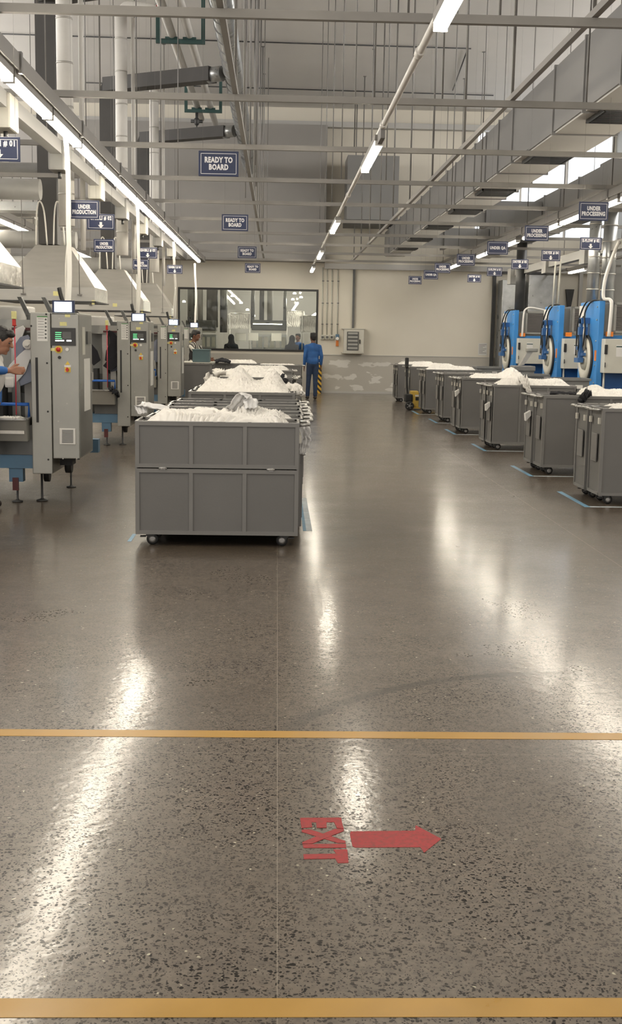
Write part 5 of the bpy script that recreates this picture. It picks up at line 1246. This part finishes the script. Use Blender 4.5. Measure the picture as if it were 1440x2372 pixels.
# ================================================================== ROOM BEYOND THE WINDOW
def bt(px0, py0, px1, py1, Y, d, mat, name, lab, cat, group=None):
    a, b = A(px0, py1, Y), A(px1, py0, Y); return tag(MB().bbox(a.x, b.x, Y, Y+d, a.z, b.z, .02).build(name, mat), lab, cat, group)
def fixture_far(pa, pb, lab):
    m = MB().cyl(pa, pb, .035, 8); return tag(m.build('light_fixture', 'tube_far'), lab, 'light', 'tube lights beyond the window')
za = 3.75
for k, X in enumerate((-3.2, .0, 3.2)):  # tubes added above the line of sight to brighten the far room
    tag(MB().box(X-.05, X+.05, 35.5, 46, 4.2, 4.28).build('light_fixture', 'tube_far'), f'long fill tube added out of sight to brighten the room beyond the window, {["left", "middle", "right"][k]} one', 'light', 'added fill tubes beyond the window')
fixture_far(A(512, 672, 39), A(542, 703, 46), 'glowing tube light beyond the window, left of its middle')
fixture_far(A(689, 702, 38), A(667, 734, 46), 'glowing tube light beyond the window, steep one near the right')
fixture_far(A(731, 727, 38), A(698, 748, 46), 'glowing tube light beyond the window, at its right edge')
for k, (x, y) in enumerate(((426, 700), (538, 687), (558, 703), (573, 719), (697, 690), (587, 733), (682, 681), (678, 695))):
    p = A(x, y, 42); m = MB().lathe((p.x, 42, p.z), (0, 0, 1), [(0, .0), (.0, .06), (.05, .05), (.06, 0)], 14)
    tag(m.build('round_lamp', 'tube_far'), f'small round ceiling lamp beyond the window, number {["one", "two", "three", "four", "five", "six", "seven", "eight"][k]} from the left in height order', 'light', 'round lamps beyond the window')
for k, (a, b, y0, y1, mt) in enumerate(((434, 452, 680, 760, 'galv'), (458, 470, 682, 745, 'duct_light'), (478, 505, 674, 758, 'duct'), (509, 527, 672, 770, 'galv'), (580, 590, 684, 760, 'galv'), (600, 612, 684, 765, 'duct'), (618, 632, 680, 755, 'duct_light'), (655, 664, 686, 760, 'galv'))):
    pa, pb = A(a, y1, 38), A(b, y0, 38); o = MB().cyl(((pa.x+pb.x)/2, 38, pa.z), ((pa.x+pb.x)/2, 38, 4.4), (pb.x-pa.x)/2, 20).build('exhaust_stack', mt)
    tag(o, f'vertical exhaust stack beyond the window, {ORD[k] if k else "first"} from the left', 'duct', 'stacks beyond the window')
for k, (a, b) in enumerate(((430, 500), (582, 664))):
    m = thing('press_machine', f'grey pressing machine under the stacks beyond the window, {["left", "right"][k]} one', 'machine', (A(a, 760, 37.6).x, 37.6, 0), 'machines beyond the window')
    pa, pb = A(a, 765, 37.6), A(b, 742, 37.6)
    MB().bbox(pa.x, pb.x, 37.6, 38.6, pa.z, pb.z, .03).build('top_cover', 'mach_dark', m); MB().box(pa.x, pb.x, 37.7, 38.5, 0, pa.z-.12).build('base', 'galv', m)
    MB().box(pa.x, pb.x, 37.55, 37.6, pa.z-.06, pa.z).build('rail', 'alu', m)
    w_ = (pb.x-pa.x)/6
    for q in range(6): MB().box(pa.x+w_*q+.03, pa.x+w_*(q+1)-.03, 37.62, 37.7, 1.25, pa.z-.2).build('glass_door', 'box_grey' if q % 2 else 'white', m)
# hanging garments on rails
for k, (a, b, yy, Y, n) in enumerate(((532, 578, 745, 41.0, 9), (664, 700, 740, 39.5, 7), (700, 732, 752, 38.0, 7), (612, 650, 752, 40.2, 0))):
    if not n: continue
    pa, pb = A(a, yy, Y), A(b, yy, Y)
    r = thing('garment_rail', f'long garment rail beyond the window, {["left of the middle", "right of the middle", "at the right end"][k]}', 'rail', (pa.x, Y, 0), 'garment rails')
    MB().cyl((pa.x, Y, pa.z+.28), (pb.x, Y, pa.z+.28), .02, 8).cyl((pa.x, Y, 0), (pa.x, Y, pa.z+.28), .02, 8).cyl((pb.x, Y, 0), (pb.x, Y, pa.z+.28), .02, 8).build('rail', 'alu', r)
    for q in range(n):
        x = pa.x+(pb.x-pa.x)*(q+.5)/n
        drape([(x, Y, pa.z+.27), (x+.01, Y+.02, pa.z+.1), (x-.02, Y+.05, pa.z-.08), (x+.03, Y, pa.z-.22)], .24, f'{["first", "second", "third", "fourth", "fifth", "sixth", "seventh", "eighth", "ninth"][q]} white garment from the left on the {["left", "middle", "right"][k]} rail beyond the window', name='hanging_garment', seed=q+k*9, group=f'garments on the {["first", "second", "third"][k]} rail')
for k, (a, b, y0, y1) in enumerate(((545, 570, 772, 790), (574, 598, 771, 789), (628, 652, 772, 790))):
    bt(a, y0, b, y1, 36.3, .02, 'paper', 'hanging_board', f'pale rectangular board seen through the window, {["left", "middle", "right"][k]} one', 'board', 'pale boards beyond the window')
tb = thing('work_table', 'long inspection table just beyond the window', 'table', (-.8, 35.4, 0))
MB().box(-2.8, 1.1, 35.2, 36.1, .98, 1.03).build('tabletop', 'box_grey', tb)
for x in (-2.7, -.8, 1.0):
    for y in (35.25, 36.05): MB().box(x-.03, x+.03, y-.03, y+.03, 0, .98).build('leg', 'alu', tb)
for k, X in enumerate((604, 623, 644, 512)):
    p = A(X, 806, 35.6); heap(p.x-.17, p.x+.17, 35.45, 35.85, 1.03, .10, 50+k, f'small bright white cloth pile on the table beyond the window, {["left of three", "middle of three", "right of three", "single one at the left"][k]}', fold=.03, flat=1.0, name='cloth_pile', group='white piles beyond the window')
for k, X in enumerate((604, 634)):  # lamps added to make the white piles brighter
    p = A(X, 806, 35.6); t = thing('pile_fill_lamp', f'fill tube added to brighten the cloth piles beyond the window, {["left", "right"][k]} one', 'light', (p.x, 35.65, 1.9), 'added fill tubes over the piles')
    MB().box(p.x-.25, p.x+.25, 35.6, 35.68, 1.98, 2.02).build('housing', 'alu', t); MB().box(p.x-.24, p.x+.24, 35.61, 35.67, 1.965, 1.98).build('diffuser', 'tube', t)
